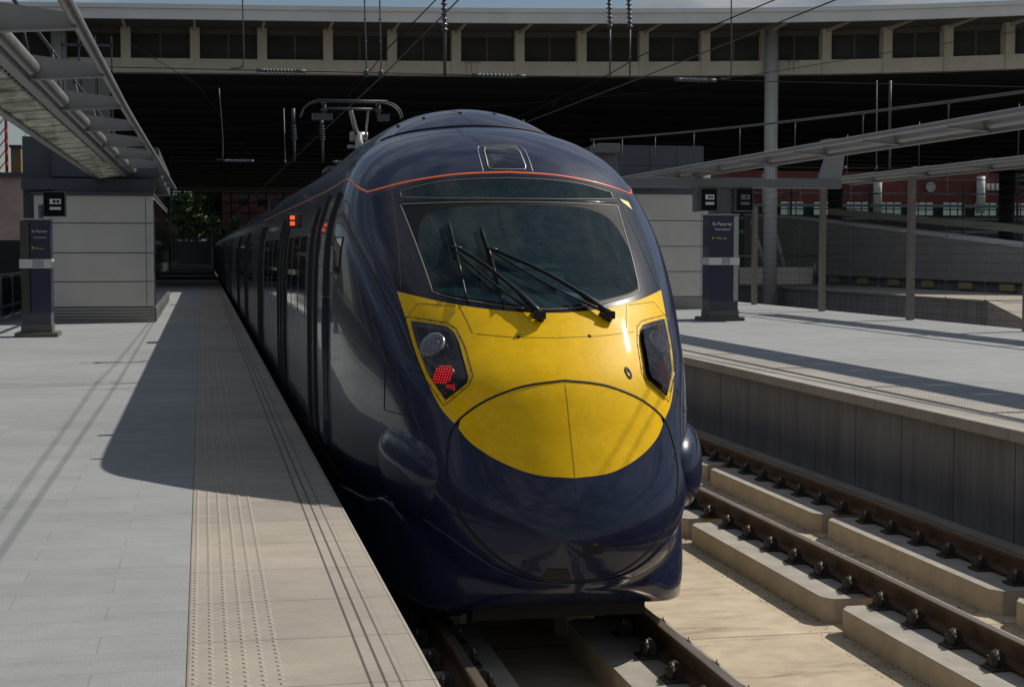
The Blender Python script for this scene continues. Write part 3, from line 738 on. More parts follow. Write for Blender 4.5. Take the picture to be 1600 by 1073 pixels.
# side skirts, doors and windows of the first coach (platform side and far side)
def sidepanel(name, Y0, Y1, z0, z1, m, parent, sg=-1, off=.004, n=8):
    bm = bmesh.new(); g = []
    for j in range(n+1):
        z = z0+(z1-z0)*j/n
        g.append([bm.verts.new(SS(Y, z, sg, off)) for Y in np.linspace(Y0, Y1, 4)])
    for r, q in zip(g, g[1:]):
        for i in range(3): bm.faces.new((r[i], r[i+1], q[i+1], q[i])).smooth = True
    be = [e for e in bm.edges if e.is_boundary]; ex = bmesh.ops.extrude_edge_only(bm, edges=be)
    for v in ex['geom']:
        if isinstance(v, bmesh.types.BMVert): v.co.x -= sg*.03
    bmesh.ops.recalc_face_normals(bm, faces=bm.faces)
    for e in bm.edges:
        if e in be: e.smooth = False
    me = bpy.data.meshes.new(name); bm.to_mesh(me); bm.free(); me.materials.append(M[m])
    o = bpy.data.objects.new(name, me); C.objects.link(o); o.parent = parent; o.matrix_parent_inverse = parent_inv(parent); return o
for sg in (-1, 1):
    cw = sidepanel('cab_window', 12.30, 12.78, 2.40, 2.68, 'side_glass', train, sg, .006)
    ribbon('window_frame', [(12.30,2.40),(12.78,2.40),(12.78,2.68),(12.30,2.68)], 'seam', cw, .014, .008, True, sg, .1)
    cd = sidepanel('cab_door', 13.05, 13.75, .95, 3.02, 'navy_side', train, sg, .012)
    ribbon('door_jamb', [(13.02,2.2),(13.02,3.05)], 'rubber', cd, .10, .03, False, sg, .2)
    ribbon('door_jamb', [(13.79,1.0),(13.79,3.05)], 'rubber', cd, .09, .03, False, sg, .2)
    ribbon('door_pillar', [(13.02,.98),(13.02,2.19)], 'navy', cd, .12, .035, False, sg, .1)
    ribbon('access_panel', [(10.42,1.46),(10.42,1.76),(10.95,1.76),(10.95,1.46)], 'seam', train, .006, .004, True, sg, .1)
# saloon windows and doors on the leading coach, and on a master coach that is copied
def furnish(parent, Y0, wins, doors, sides=(-1, 1)):
    for sg in sides:
        for a, b_ in wins:
            wn = sidepanel('window', Y0+a, Y0+b_, 1.95, 2.72, 'side_glass', parent, sg, .004)
        for a, b_ in doors:
            dr = sidepanel('door', Y0+a, Y0+b_, .95, 2.95, 'navy_side', parent, sg, .010)
            if parent.parent is None or parent.name.startswith('passenger'): pass
            for y in (a-.03, (a+b_)/2, b_+.03):
                ribbon('door_edge', [(Y0+y, .97), (Y0+y, 2.95)], 'rubber', parent, .05, .022, False, sg, .2)
            ribbon('door_header', [(Y0+a, 2.99), (Y0+b_, 2.99)], 'rubber', parent, .04, .02, False, sg, .2)
W1 = [(15.35,16.35),(16.55,17.55),(17.75,18.6),(21.2,22.5),(22.7,24.0),(24.2,25.5)]
D1 = [(14.6,15.1),(19.0,20.5),(26.4,27.9)]
for sg in (-1, 1):
    for a, b_ in W1: sidepanel('window', a, b_, 1.95, 2.72, 'side_glass', body, sg, .004)
    for a, b_ in D1:
        dr = sidepanel('door', a, b_, .95, 2.95, 'navy_side', body, sg, .010)
        for y in ((a-.05,) if a < 15 else (a-.03, (a+b_)/2, b_+.03)):
            ribbon('door_edge', [(y, .97), (y, 2.97)], 'rubber', body, .14 if a < 15 else .05, .03, False, sg, .2)
# warm indicator lamp jutting from the side
b = MB(); b.box(.80, .925, 15.0, 15.10, 2.79, 2.93, .01); hl = b.build('door_indicator', 'black_gloss', train)
b = MB()
for zc in (2.832, 2.888): b.box(.818, .862, 14.992, 15.0, zc-.018, zc+.018)
b.build('indicator_lens', 'door_lamp', hl)
# roof line rib, used along every coach
def coach_mesh(L_):
    zt = 3.72; th = np.linspace(0, 1, 46)
    zz = 3.7199-(3.7199-.30)*(1-np.cos(th*np.pi))/2; wv = halfw(15.4, zz); wv[0] = 0
    prof = [(-wv[k], zz[k]) for k in range(len(zz))]+[(0, .30)]+[(wv[k], zz[k]) for k in range(len(zz)-1, 0, -1)]
    bm = bmesh.new(); A = [bm.verts.new((x, 0, z)) for x, z in prof]; B = [bm.verts.new((x, L_, z)) for x, z in prof]; n = len(prof)
    bm.faces.new([bm.verts.new(v.co) for v in A[::-1]]); bm.faces.new([bm.verts.new(v.co) for v in B])
    for i in range(n): bm.faces.new((A[i], A[(i+1) % n], B[(i+1) % n], B[i])).smooth = True
    bmesh.ops.recalc_face_normals(bm, faces=bm.faces)
    me = bpy.data.meshes.new('coach'); bm.to_mesh(me); bm.free(); me.materials.append(M['navy']); return me
me = coach_mesh(20.05)
coach = bpy.data.objects.new('coach', me); C.objects.link(coach); coach.parent = train; coach.location = (0, 30.0-20, 0)
def shifted(o, dx, dy):
    o.data.transform(Matrix.Translation((dx, dy, 0))); o.matrix_parent_inverse = Matrix.Identity(4)
for sg in (-1, 1):
    for a, b_ in [(20.2,21.6),(21.8,23.2),(25.5,27.2),(27.4,29.1),(29.3,31.0),(33.4,34.8),(35.0,36.4)]:
        o = sidepanel('window', a, b_, 1.95, 2.72, 'side_glass', coach, sg, .004); shifted(o, -Xc, -18.5)
    for a, b_ in [(23.6,25.1),(31.4,32.9)]:
        o = sidepanel('door', a, b_, .95, 2.95, 'navy_side', coach, sg, .010); shifted(o, -Xc, -18.5)
        for y in (a, (a+b_)/2, b_):
            o = ribbon('door_edge', [(y, .97), (y, 2.97)], 'rubber', coach, .05, .03, False, sg, .2); shifted(o, -Xc, -18.5)
b = MB(); b.box(-1.1, 1.1, -.6, 0, .5, 3.5); o = b.build('gangway', 'rubber', coach); o.matrix_parent_inverse = Matrix.Identity(4)
for k in range(1, 5):
    c = copy_tree(coach, train); c.location = (0, 10.0+20.2*k, 0)
b = MB(); b.box(Xc-1.1, Xc+1.1, 15.5, 128, .12, .30); b.build('underframe', 'under', train)

# pantograph
px, pz = Xc, 4.93
b = MB()
b.tube([(px-.55, 24.9, pz), (px+.55, 24.9, pz)], .016, 8); b.tube([(px-.55, 25.15, pz), (px+.55, 25.15, pz)], .016, 8)
pg = b.build('pantograph_head', 'rod_grey', train)
for s in (-1, 1):
    for y in (24.9, 25.15):
        b = MB(); b.tube(catmull([(px+s*.50, y, pz), (px+s*.66, y, pz-.05), (px+s*.76, y, pz-.14), (px+s*.80, y, pz-.26)], 5), .014, 8); b.build('pantograph_horn', 'rod_grey', pg)
    b = MB(); b.tube([(px+s*.43, 25.0, pz), (px+s*.43, 25.0, pz-.26)], .028, 8); b.box(px+s*.43-.03, px+s*.43+.03, 24.86, 25.2, pz-.05, pz-.02); b.box(px+s*.43-.05, px+s*.43+.05, 24.95, 25.05, pz-.16, pz-.12); b.build('spring_box', 'rod_grey', pg)
b = MB(); b.tube([(px-.45, 25.02, pz-.12), (px+.40, 25.02, pz-.12)], .022, 8)
b.box(px-.62, px-.30, 24.95, 25.1, pz-.30, pz-.20); b.box(px+.42, px+.60, 24.95, 25.1, pz-.30, pz-.20); b.build('head_crossbar', 'rod_grey', train)
b = MB(); b.tube([(px-.02, 25.05, pz-.12), (px+.14, 25.5, pz-.52)], [.035, .045], 10); b.tube([(px+.27, 25.05, pz-.12), (px+.26, 25.5, pz-.60)], .018, 8); b.build('upper_arm', 'steel', train)
b = MB(); b.tube([(px+.02, 25.5, pz-.52), (px+.30, 25.5, pz-.52)], .08, 12); b.tube([(px-.02, 25.55, pz-.68), (px+.32, 25.55, pz-.68)], .03, 10)
b.tube([(px+.15, 25.5, pz-.5), (px+.10, 24.4, 3.95)], [.06, .08], 10); b.tube([(px+.26, 25.5, pz-.6), (px+.24, 24.5, 3.95)], .022, 8); b.build('lower_arm', 'steel', train)
b = MB(); b.box(px-.45, px+.45, 24.1, 25.3, 3.80, 3.86, .01)
for s in (-1, 1):
    b.lathe([(.05,3.66),(.08,3.69),(.05,3.71),(.08,3.74),(.05,3.76),(.08,3.78),(.05,3.81)], (px+s*.38, 24.3, 0), 12); b.lathe([(.05,3.6),(.08,3.66),(.05,3.68),(.08,3.72),(.05,3.76),(.08,3.78),(.05,3.81)], (px+s*.38, 25.1, 0), 12)
b.build('pantograph_base', 'rod_grey', train)

# wipers: pantograph arms with upright blades
def wiper(pv, hd, b0, b1, tilt):
    b = MB(); P0 = S(*pv, .035)
    n = Nrm(*pv); b.tube([S(*pv, .0), S(*pv, .055)], .028, 12); b.tube([S(pv[0]-.045, pv[1]+.03, .0), S(pv[0]-.045, pv[1]+.03, .045)], .020, 10)
    b.box(P0.x-.06, P0.x+.03, P0.y-.035, P0.y+.02, P0.z-.02, P0.z+.035, .01)
    wp = b.build('wiper', 'black_metal', train)
    b = MB()
    def arc(p, q, sag, o0, o1):
        out = []
        for t in np.linspace(0, 1, 14):
            a = p[0]+(q[0]-p[0])*t; z = p[1]+(q[1]-p[1])*t+sag*math.sin(math.pi*min(1, t*1.0))
            out.append(S(a, z, o0+(o1-o0)*t))
        return out
    b.tube(arc(pv, hd, .035, .052, .05), [.022]*4+[.014]*10, 8)
    b.tube(arc((pv[0]-.05, pv[1]+.028), (hd[0]-.045, hd[1]+.008), -.035, .045, .05), [.014]*3+[.009]*11, 6)
    b.build('wiper_arm', 'black_metal', wp)
    b = MB(); m_ = ((hd[0]-.03), hd[1])
    b.tube([S(hd[0]+.01, hd[1], .055), S(hd[0]-.06, hd[1]+.01, .055)], .012, 8)
    L_ = [S(b0[0]+(b1[0]-b0[0])*t, b0[1]+(b1[1]-b0[1])*t, .035) for t in np.linspace(0, 1, 12)]
    b.tube(L_, .0085, 6)
    mid = S((b0[0]+b1[0])/2, (b0[1]+b1[1])/2, .06)
    for q in (.22, .78):
        p_ = S(b0[0]+(b1[0]-b0[0])*q, b0[1]+(b1[1]-b0[1])*q, .045); b.tube([mid, p_], .009, 6)
    b.build('wiper_bridge', 'black_metal', wp)
    b = MB(); L2 = [S(b0[0]+(b1[0]-b0[0])*t, b0[1]+(b1[1]-b0[1])*t, .014) for t in np.linspace(0, 1, 12)]
    for p, q in zip(L2, L2[1:]):
        b.tube([p, q], .008, 5, caps=True)
    b.build('wiper_blade', 'rubber', wp)
wiper((-.076, 2.105), (-.515, 2.548), (-.545, 2.775), (-.540, 2.225), 0)
wiper((.420, 2.100), (-.275, 2.535), (-.330, 2.735), (-.310, 2.195), 0)
# ------------------------------------------------------------------ ground, tracks and platforms
mat('ground_far', (.07, .07, .06), .9, var=.3)
g = MB(); g.quad((-1500,-600,-.62),(1500,-600,-.62),(1500,2400,-.62),(-1500,2400,-.62)); tag(g.build('ground', 'ground_far'), kind='structure')
mat('far_concrete', (.20, .19, .17), .85, var=.2)
Y0_, Y1_ = -45, 188
# left platform
def platform(name, x0, x1, ed, xin, m_in, m_cop, cop_x0, cop_x1, far=Y1_):
    b = MB(); b.box(x0+(.06 if ed < 0 else 0), x1-(.06 if ed > 0 else 0), Y0_, far, -.5, .86); base = b.build(name, 'concrete_wall'); tag(base, kind='structure')
    b = MB(); b.box(min(xin, x0 if ed > 0 else x1), max(xin, x0 if ed > 0 else x1), Y0_, far, .862, .915); pv = b.build(name+'_paving', m_in, base)
    b = MB(); b.box(cop_x0, cop_x1, Y0_, far, .80, .917, .012); cp = b.build(name+'_coping', m_cop, base)
    return base
PL = platform('platform', -4.9, .88, 1, -.083, 'granite_paving', 'coping_paving', -.083, .88)
PR = platform('platform', 7.40, 17.0, -1, 8.365, 'granite_paving', 'coping_paving_right', 7.38, 8.365)
# tactile blisters, left then right
def blisters(xs, ya, yb_, parent, m):
    b = MB(); sp = .0667; y = ya
    while y < yb_:
        seg = 8 if y < 14 else 6
        for x in xs:
            r0, r1, h = .0125, .008, .005
            A = [b.bm.verts.new((x+math.cos(2*math.pi*k/seg)*r0, y+math.sin(2*math.pi*k/seg)*r0, .9165)) for k in range(seg)]
            B = [b.bm.verts.new((x+math.cos(2*math.pi*k/seg)*r1, y+math.sin(2*math.pi*k/seg)*r1, .9165+h)) for k in range(seg)]
            for k in range(seg): b.bm.faces.new((A[k], A[(k+1) % seg], B[(k+1) % seg], B[k]))
            b.bm.faces.new(B)
        y += sp
    return b.build('tactile_blisters', m, parent, recalc=False)
mat('blister_stone', (.44, .40, .34), .75, var=.1)
blisters([-.05+.0667*k for k in range(6)], 4.6, 40, PL, 'blister_stone')
blisters([8.0+.0667*k for k in range(6)], 9, 30, PR, 'blister_stone')
# dark row markers (worn leading faces) come from the grooves cut between the blister rows
# kerb at the foot of the right platform wall
b = MB(); b.box(7.28, 7.46, Y0_, 150, -.45, -.17, .01); tag(b.build('track_kerb', 'kerb'), kind='structure')
b = MB(); b.box(.94, 1.05, Y0_, 150, -.45, -.2); tag(b.build('track_kerb', 'kerb'), kind='structure')
# slab and plinths
b = MB(); b.box(.9, 7.46, Y0_, 150, -.60, -.40); slab = tag(b.build('track_bed', 'slab_concrete'), kind='structure')
mat('plinth', (.46, .39, .29), .85, var=.16, vscale=3, bump=.4, var2=.08)
mat('plinth_top', (.36, .33, .28), .85, var=.2, vscale=4, bump=.4)
b = MB(); bt = MB()
def plinth(x0, x1, ya, yb_):
    c = .07; P = [(x0+c, ya), (x1-c, ya), (x1, ya+c*1.4), (x1, yb_-c*1.4), (x1-c, yb_), (x0+c, yb_), (x0, yb_-c*1.4), (x0, ya+c*1.4)]
    b.prism(P, 'z', -.41, -.205)
    q = [((x0+x1)/2+(x-(x0+x1)/2)*.995, (ya+yb_)/2+(y-(ya+yb_)/2)*.999) for x, y in P]
    bt.prism(q, 'z', -.205, -.20)
for xr in (1.6, 3.09, 5.28, 6.75):
    for k in range(-8, 36):
        y = 11.66+3.83*k
        inner_left = xr in (3.09, 6.75)
        lo, hi = xr-.43, xr+.30
        if xr in (1.6, 5.28): lo, hi = xr-.43, xr+.36
        plinth(lo, hi, y, y+3.58)
o1 = b.build('track_plinths', 'plinth', slab); o2 = bt.build('track_plinth_tops', 'plinth_top', slab)
# rails with their fastenings
def clip_mesh():
    b = MB(); b.box(-.20, .20, -.085, .085, -.199, -.178, .004)
    for s in (-1, 1):
        b.prism([(s*.075,-.178),(s*.17,-.178),(s*.172,-.135),(s*.15,-.088),(s*.115,-.070),(s*.085,-.085),(s*.07,-.13)], 'y', -.032, .032)
        b.tube([(s*.155, -.052, -.178), (s*.150, -.052, -.10)], .018, 6); b.tube([(s*.155, .052, -.178), (s*.150, .052, -.12)], .018, 6)
    bmesh.ops.recalc_face_normals(b.bm, faces=b.bm.faces); me = bpy.data.meshes.new('rail_clip'); b.bm.to_mesh(me); b.bm.free(); me.materials.append(M['clip'])
    b = MB()
    for s in (-1, 1): b.lathe([(.014,-.10),(.014,-.082),(.008,-.080),(.008,-.064)], (s*.150, -.052, 0), 8)
    m2 = bpy.data.meshes.new('clip_bolt'); b.bm.to_mesh(m2); b.bm.free(); m2.materials.append(M['bolt'])
    return me, m2
cm, cbm = clip_mesh()
RP = [(-.036,0),(-.036,-.012),(-.030,-.035),(-.009,-.046),(-.009,-.13),(-.06,-.158),(-.07,-.176),(.07,-.176),(.06,-.158),(.009,-.13),(.009,-.046),(.030,-.035),(.036,-.012),(.036,0)]
for xr, lab, y_from in ((1.6, 'rusty rail under the left side of the train, beside the left platform wall', -9), (3.09, 'rail under the right side of the train, emerging in front of its nose', -9),
                        (5.28, 'left rail of the empty track to the right of the train', -9), (6.75, 'right rail of the empty track, closest to the right platform wall', -9)):
    t = thing('rail', lab, 'rail', (xr, 9, 0), 'rails of the two tracks')
    b = MB(); b.prism([(xr+x, z-.002) for x, z in RP], 'y', Y0_, 150); b.build('rail_web', 'rail', t)
    b = MB(); b.box(xr-.030, xr+.030, Y0_, 150, -.0022, .001); b.build('running_surface', 'rail_head', t)
    y = 6.0 if xr < 4 else 8.27
    for k in range(22 if xr < 4 else 60):
        c = bpy.data.objects.new('rail_clip', cm); C.objects.link(c); c.parent = t; c.location = (0, y-9, 0)
        d = bpy.data.objects.new('clip_bolt', cbm); C.objects.link(d); d.parent = c
        y += .603
# cable along the slab next to the far plinths, a drain strip
# ------------------------------------------------------------------ kiosks and totems
def kiosk(label, x0, x1, yf, z1, seams, vx, yback, side_m, sidex):
    t = thing('platform_kiosk', label, 'kiosk', ((x0+x1)/2, yf, .915))
    b = MB(); b.box(x0, x1, yf+.02, yback, .92, z1-.01); b.build('kiosk_core', 'panel_mid', t)
    zs_ = [1.28]+seams+[z1]
    for a, c in zip(zs_, zs_[1:]):
        for xa, xb_ in ((x0, vx), (vx, x1)):
            b = MB(); b.box(xa+.008, xb_-.008, yf, yf+.05, a+.012, c-.012, .004); b.build('wall_panel', 'panel_light', t)
    b = MB()
    for k in range(5):
        b.box(x0, x1, yf+.0, yf+.05, .925+k*.07, .925+k*.07+.05)
    b.build('base_louvre', 'louvre_mid', t)
    b = MB()
    for k in range(4): b.box(sidex-.03, sidex+.03, yf+.1+k*(yback-yf)/4, yf+(k+1)*(yback-yf)/4-.05, 1.3, z1-.1)
    b.build('side_glazing', side_m, t)
    b = MB()
    for k in range(5): b.box(sidex-.04, sidex+.04, yf+.1, yback-.1, .925+k*.07, .925+k*.07+.05)
    b.build('side_louvre', 'panel_mid', t)
    b = MB(); b.box(x0-.05, x1+.02, yf-.05, yback, z1, z1+.05); b.build('kiosk_cap', 'panel_dark', t)
    return t
kiosk('pale grey panelled kiosk behind the left totem, with a dark glazed side facing the train', -3.75, -1.10, 37.2, 3.84, [1.86,2.52,3.20], -1.27, 52, 'side_glass', -1.10)
kiosk('pale grey panelled kiosk on the right platform, half hidden by the train nose', 9.7, 14.03, 42.5, 4.16, [1.98,2.69,3.41], 13.83, 54, 'panel_mid', 14.03)
# dark upper housings behind the kiosks
def housing(label, x0, x1, y, zlo, zhi, step, yb_=60):
    t = thing('roof_housing', label, 'housing', ((x0+x1)/2, y, zlo))
    n = max(1, round((x1-x0)/step))
    b = MB(); b.box(x0, x1, y+.04, yb_, zlo, zhi-.02); b.build('housing_core', 'panel_dark', t)
    for i in range(n):
        a, c = x0+(x1-x0)*i/n, x0+(x1-x0)*(i+1)/n
        b = MB(); b.box(a+.006, c-.006, y, y+.045, zlo+.02, zhi, .004); b.build('cladding_panel', 'panel_dark', t)
    return t
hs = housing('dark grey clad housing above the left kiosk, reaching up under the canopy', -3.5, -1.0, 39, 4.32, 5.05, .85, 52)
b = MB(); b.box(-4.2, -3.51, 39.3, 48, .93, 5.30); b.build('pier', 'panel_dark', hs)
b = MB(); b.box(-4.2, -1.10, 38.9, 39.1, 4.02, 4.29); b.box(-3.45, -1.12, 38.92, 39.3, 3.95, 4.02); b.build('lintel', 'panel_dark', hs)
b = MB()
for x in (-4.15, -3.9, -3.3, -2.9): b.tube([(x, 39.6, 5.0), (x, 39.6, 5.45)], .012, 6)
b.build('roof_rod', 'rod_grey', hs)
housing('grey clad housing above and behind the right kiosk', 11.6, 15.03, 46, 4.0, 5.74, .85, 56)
# totems with station name
def totem(label, x, y, w_, zt, front_m, side_w, text_x, green=False, ts=1.0):
    t = thing('totem_sign', label, 'sign totem', (x+w_/2, y, .915))
    b = MB(); b.box(x-.12, x+w_+.12, y-.12, y+.75, .918, 1.0, .01); b.build('plinth', 'totem_base', t)
    b = MB(); b.box(x-.01, x+w_+.01, y-.01, y+.6, 1.0, 1.16, .01); b.build('base_block', 'totem_base', t)
    b = MB(); b.box(x+.01, x+w_-.01, y+.01, y+.58, 1.16, 1.38); 
    for k in range(14): b.box(x+.02+k*(w_-.04)/14, x+.02+(k+.55)*(w_-.04)/14, y-.005, y+.012, 1.17, 1.37)
    b.build('vent_grille', 'panel_dark', t)
    r = side_w
    b = MB(); b.box(x+(r if green else 0), x+w_-(0 if green else r), y, y+.56, 1.38, zt, .012); b.build('name_panel', front_m, t)
    b = MB()
    if green: b.box(x, x+r-.006, y+.02, y+.56, 1.38, zt-.02, .012)
    else: b.box(x+w_-r+.006, x+w_, y+.02, y+.56, 1.38, zt-.02, .012)
    b.build('edge_panel', 'totem_green' if green else 'steel', t)
    b = MB(); b.box(x-.02, x+w_+.015, y-.012, y+.58, 2.235, 2.41, .006); bd = b.build('white_band', 'band', t)
    b = MB(); k0 = x+w_*.42
    for k in range(7): b.box(k0+k*.030, k0+k*.030+.010, y-.016, y-.012, 2.25, 2.40)
    b.build('band_slots', 'sign_black', bd)
    b = MB(); b.box(x-.01, x+w_+.01, y-.01, y+.58, zt, zt+.03, .006); b.build('top_cap', 'steel', t)
    zl = zt-.24
    text_mesh('station_name', 'St Pancras', .115*ts, (text_x, y-.004, zl), 'sign_white', t)
    text_mesh('station_name', 'International', .075*ts, (text_x+.06*ts, y-.004, zl-.11), 'sign_white', t)
    text_mesh('way_out_text', 'Way out', .075*ts, (text_x+.09*ts, y-.004, zl-.32), 'sign_yellow', t)
    b = MB(); b.prism([(text_x, zl-.32), (text_x+.05, zl-.295), (text_x, zl-.27)], 'y', y-.006, y-.003); b.build('arrow', 'sign_yellow', t)
    return t
totem('dark blue station name totem on the left platform, green glass edge on its left', -3.42, 31.3, .56, 3.16, 'totem_blue', .18, -3.20, True, .60)
totem('dark blue station name totem on the right platform with a steel edge on its right', 11.73, 35.4, .72, 3.40, 'totem_blue', .13, 11.79)
# sign boxes
def monitor(label, x0, x1, y, z0, z1, loc, dim=False):
    t = thing('stop_sign_box', label, 'sign', loc)
    b = MB(); b.box(x0, x1, y, y+.25, z0, z1, .008); b.build('sign_case', 'sign_black', t)
    b = MB(); e = .012
    for q in ((x0-e, x1+e, z1, z1+e), (x0-e, x1+e, z0-e, z0), (x0-e, x0, z0, z1), (x1, x1+e, z0, z1)): b.box(q[0], q[1], y-.01, y+.26, q[2], q[3])
    b.build('sign_rim', 'panel_mid', t)
    w_, h = x1-x0, z1-z0; m_ = 'sign_white' if not dim else 'panel_mid'
    b = MB(); b.box(x0+.28*w_, x0+.82*w_, y-.006, y, z0+.50*h, z0+.72*h); sy_ = b.build('symbol_plate', m_, t)
    b = MB()
    for cx_ in (.50, .68) if not dim else (.62,): b.lathe([(.055*w_*1.3, 0), (.055*w_*1.3, .004)], (x0+cx_*w_, y-.010, z0+.61*h), 14, 'y')
    b.build('symbol_dot', 'sign_black', sy_)
    b = MB(); b.box(x0+.28*w_, x0+.82*w_, y-.006, y, z0+.26*h, z0+.38*h); b.build('symbol_plate', m_, t)
    return t
monitor('black sign box with two white symbols, mounted beside the left platform totem', -3.13, -2.72, 33, 3.27, 3.75, (-2.9, 33, 3.27))
monitor('black sign box hanging to the left of the post above the right totem', 11.70, 12.10, 36.0, 3.53, 4.05, (11.9, 36, 3.5))
monitor('black sign box hanging to the right of the post above the right totem', 12.58, 13.00, 36.0, 3.53, 4.06, (12.8, 36, 3.5), True)
b = MB(); b.tube([(-3.2, 33.1, .93), (-3.2, 33.1, 3.5)], .05, 10); b.tube([(-3.2, 33.1, 3.45), (-3.0, 33.1, 3.45)], .03, 8)
tag(b.build('sign_post', 'panel_mid'), 'slim grey post holding the sign box behind the left totem', 'post')
# cross frame over right totem
t = thing('canopy_frame', 'dark grey cross frame over the right platform above the totem', 'frame', (12.3, 36.3, .92))
b = MB(); b.box(9.7, 15.3, 36.05, 36.45, 4.08, 4.30, .01); b.build('cross_beam', 'panel_mid', t)
b = MB(); b.box(12.11, 12.53, 36.2, 36.7, .93, 4.08, .01); b.build('post', 'panel_mid', t)
b = MB(); b.box(11.58, 11.70, 36.1, 36.3, 3.5, 4.08); b.build('bracket', 'panel_mid', t)
b = MB(); b.prism([(14.75,4.30),(15.30,4.30),(15.42,5.2),(15.05,5.2)], 'y', 36.1, 36.3); b.build('raking_strut', 'canopy_fin', t)
b = MB(); b.box(14.9, 15.7, 35.9, 36.5, 5.2, 5.27); b.build('strut_head', 'canopy_fin', t)

# ------------------------------------------------------------------ canopies
def canopy(label, s, xB, xA, xg0, xg1, zc, ys, y_lo, y_hi, y_ghi, rodf, rods=True):
    """s=+1: glass to the right of the tube (right platform); s=-1: to the left"""
    t = thing('platform_canopy', label, 'canopy', (xA, (y_lo+y_hi)/2, zc))
    def bend(y): return -.15*s*0+ (0.0 if s > 0 else .15*max(0, (y-22)/22))
    N_ = 24; yy = np.linspace(y_lo, y_hi, N_)
    b = MB(); b.tube([(xB+bend(y), y, zc+.02) for y in yy], .055 if s < 0 else .05, 12); b.build('edge_tube', 'canopy_grey', t)
    b = MB(); b.tube([(xA+bend(y), y, zc+.02) for y in yy], .088, 16); b.build('main_tube', 'canopy_grey', t)
    for y in ys:
        b = MB(); x0, x1 = xA+bend(y), xB+bend(y)
        b.prism([(x0, zc-.09), (x1, zc-.05), (x1, zc+.07), (x0, zc+.16)], 'y', y-.012, y+.012)
        b.prism([(x0, zc-.105), (x1, zc-.062), (x1, zc-.05), (x0, zc-.09)], 'y', y-.05, y+.05); b.build('rib', 'canopy_fin', t)
        b = MB(); b.prism([(xA, zc-.08), (xg1, zc-.10 if s < 0 else zc+.12), (xg1, zc-.06 if s < 0 else zc+.16), (xA, zc+.02)], 'y', y-.01, y+.01); b.build('glass_arm', 'canopy_grey', t)
    # glazing: separate panes
    zg = zc-.10 if s < 0 else zc+.16
    yg = y_lo
    while yg < y_ghi:
        b = MB(); b.prism([(xg0, zc-.10), (xg1, zg-.06), (xg1, zg-.045), (xg0, zc-.085)], 'y', yg+.012, min(yg+1.21, y_ghi)); b.build('glass_pane', 'canopy_glass', t); b = MB(); b.prism([(xg0, zc-.105), (xg1, zg-.065), (xg1, zg-.04), (xg0, zc-.08)], 'y', yg+.60, yg+.615); b.build('glazing_bar', 'canopy_grey', t); yg += 1.225
    b = MB(); b.box(min(xg0, xg0-s*.11), max(xg0, xg0-s*.11), y_lo, y_ghi, zc-.125, zc-.04); b.build('gutter', 'canopy_fin', t)
    b = MB(); b.box(min(xg1, xg1+s*.10), max(xg1, xg1+s*.10), y_lo, y_ghi, zg-.09, zg); b.build('outer_rail', 'canopy_grey', t)
    for xx, zz_ in ((xg0+s*.03, zc-.105), (xg1-s*.03, zg-.065)):
        b = MB(); y = y_lo+.15
        if s < 0:
            while y < 32: b.box(xx-.009, xx+.009, y, y+.02, zz_-.02, zz_); y += .306
            bo = b.build('glazing_bolts', 'seam', t); bo['kind'] = 'stuff'
        else: b.bm.free()
    if rods:
        b = MB(); b.tube([(xA+rodf(y)[0], y, rodf(y)[1]) for y in np.linspace(*rods, 14)], .022, 8); b.build('tie_rod', 'rod_grey', t)
        for y in ys:
            if rods[0] <= y <= rods[1]:
                b = MB(); xr_, zr = xA+rodf(y)[0], rodf(y)[1]; b.tube([((xB if s > 0 else xA)+bend(y), y, zc+.05), (xr_, y, zr)], .012, 6); b.lathe([(.02,-.05),(.035,-.02),(.02,0)], (xr_, y, zr), 8); b.build('hanger', 'rod_grey', t)
    return t
canopy('steel and glass canopy hanging over the left platform, seen from below at upper left', -1, -1.0, -1.73, -1.86, -2.38, 4.46, [6.2+3.67*k for k in range(12)], 3, 50, 47, lambda y: (-.12, 5.12), (3, 46))
canopy('steel canopy over the right platform with a tie rod rising to the kiosk', 1, 10.97, 11.62, 11.75, 12.35, 4.46, [6.4+3.1*k for k in range(13)], 3, 46, 45, lambda y: (-.65, 4.78+.0315*(y-21.5)+.0005*(y-21.5)**2), (8, 44.0))
canopy('canopy tube on the far side of the right platform, above the cable fence', 1, 16.6, 17.2, 17.3, 17.9, 4.46, [7.4+3.1*k for k in range(11)], 3, 41.5, 40, None, False)
b = MB(); b.box(11.1, 11.75, 43.6, 44.6, 5.35, 5.62, .02); b.prism([(11.2,4.5),(11.9,4.5),(11.75,5.35),(11.2,5.35)], 'y', 44.0, 44.4)
tag(b.build('rod_anchor', 'panel_mid'), 'grey bracket anchoring the canopy tie rod above the right kiosk', 'bracket')

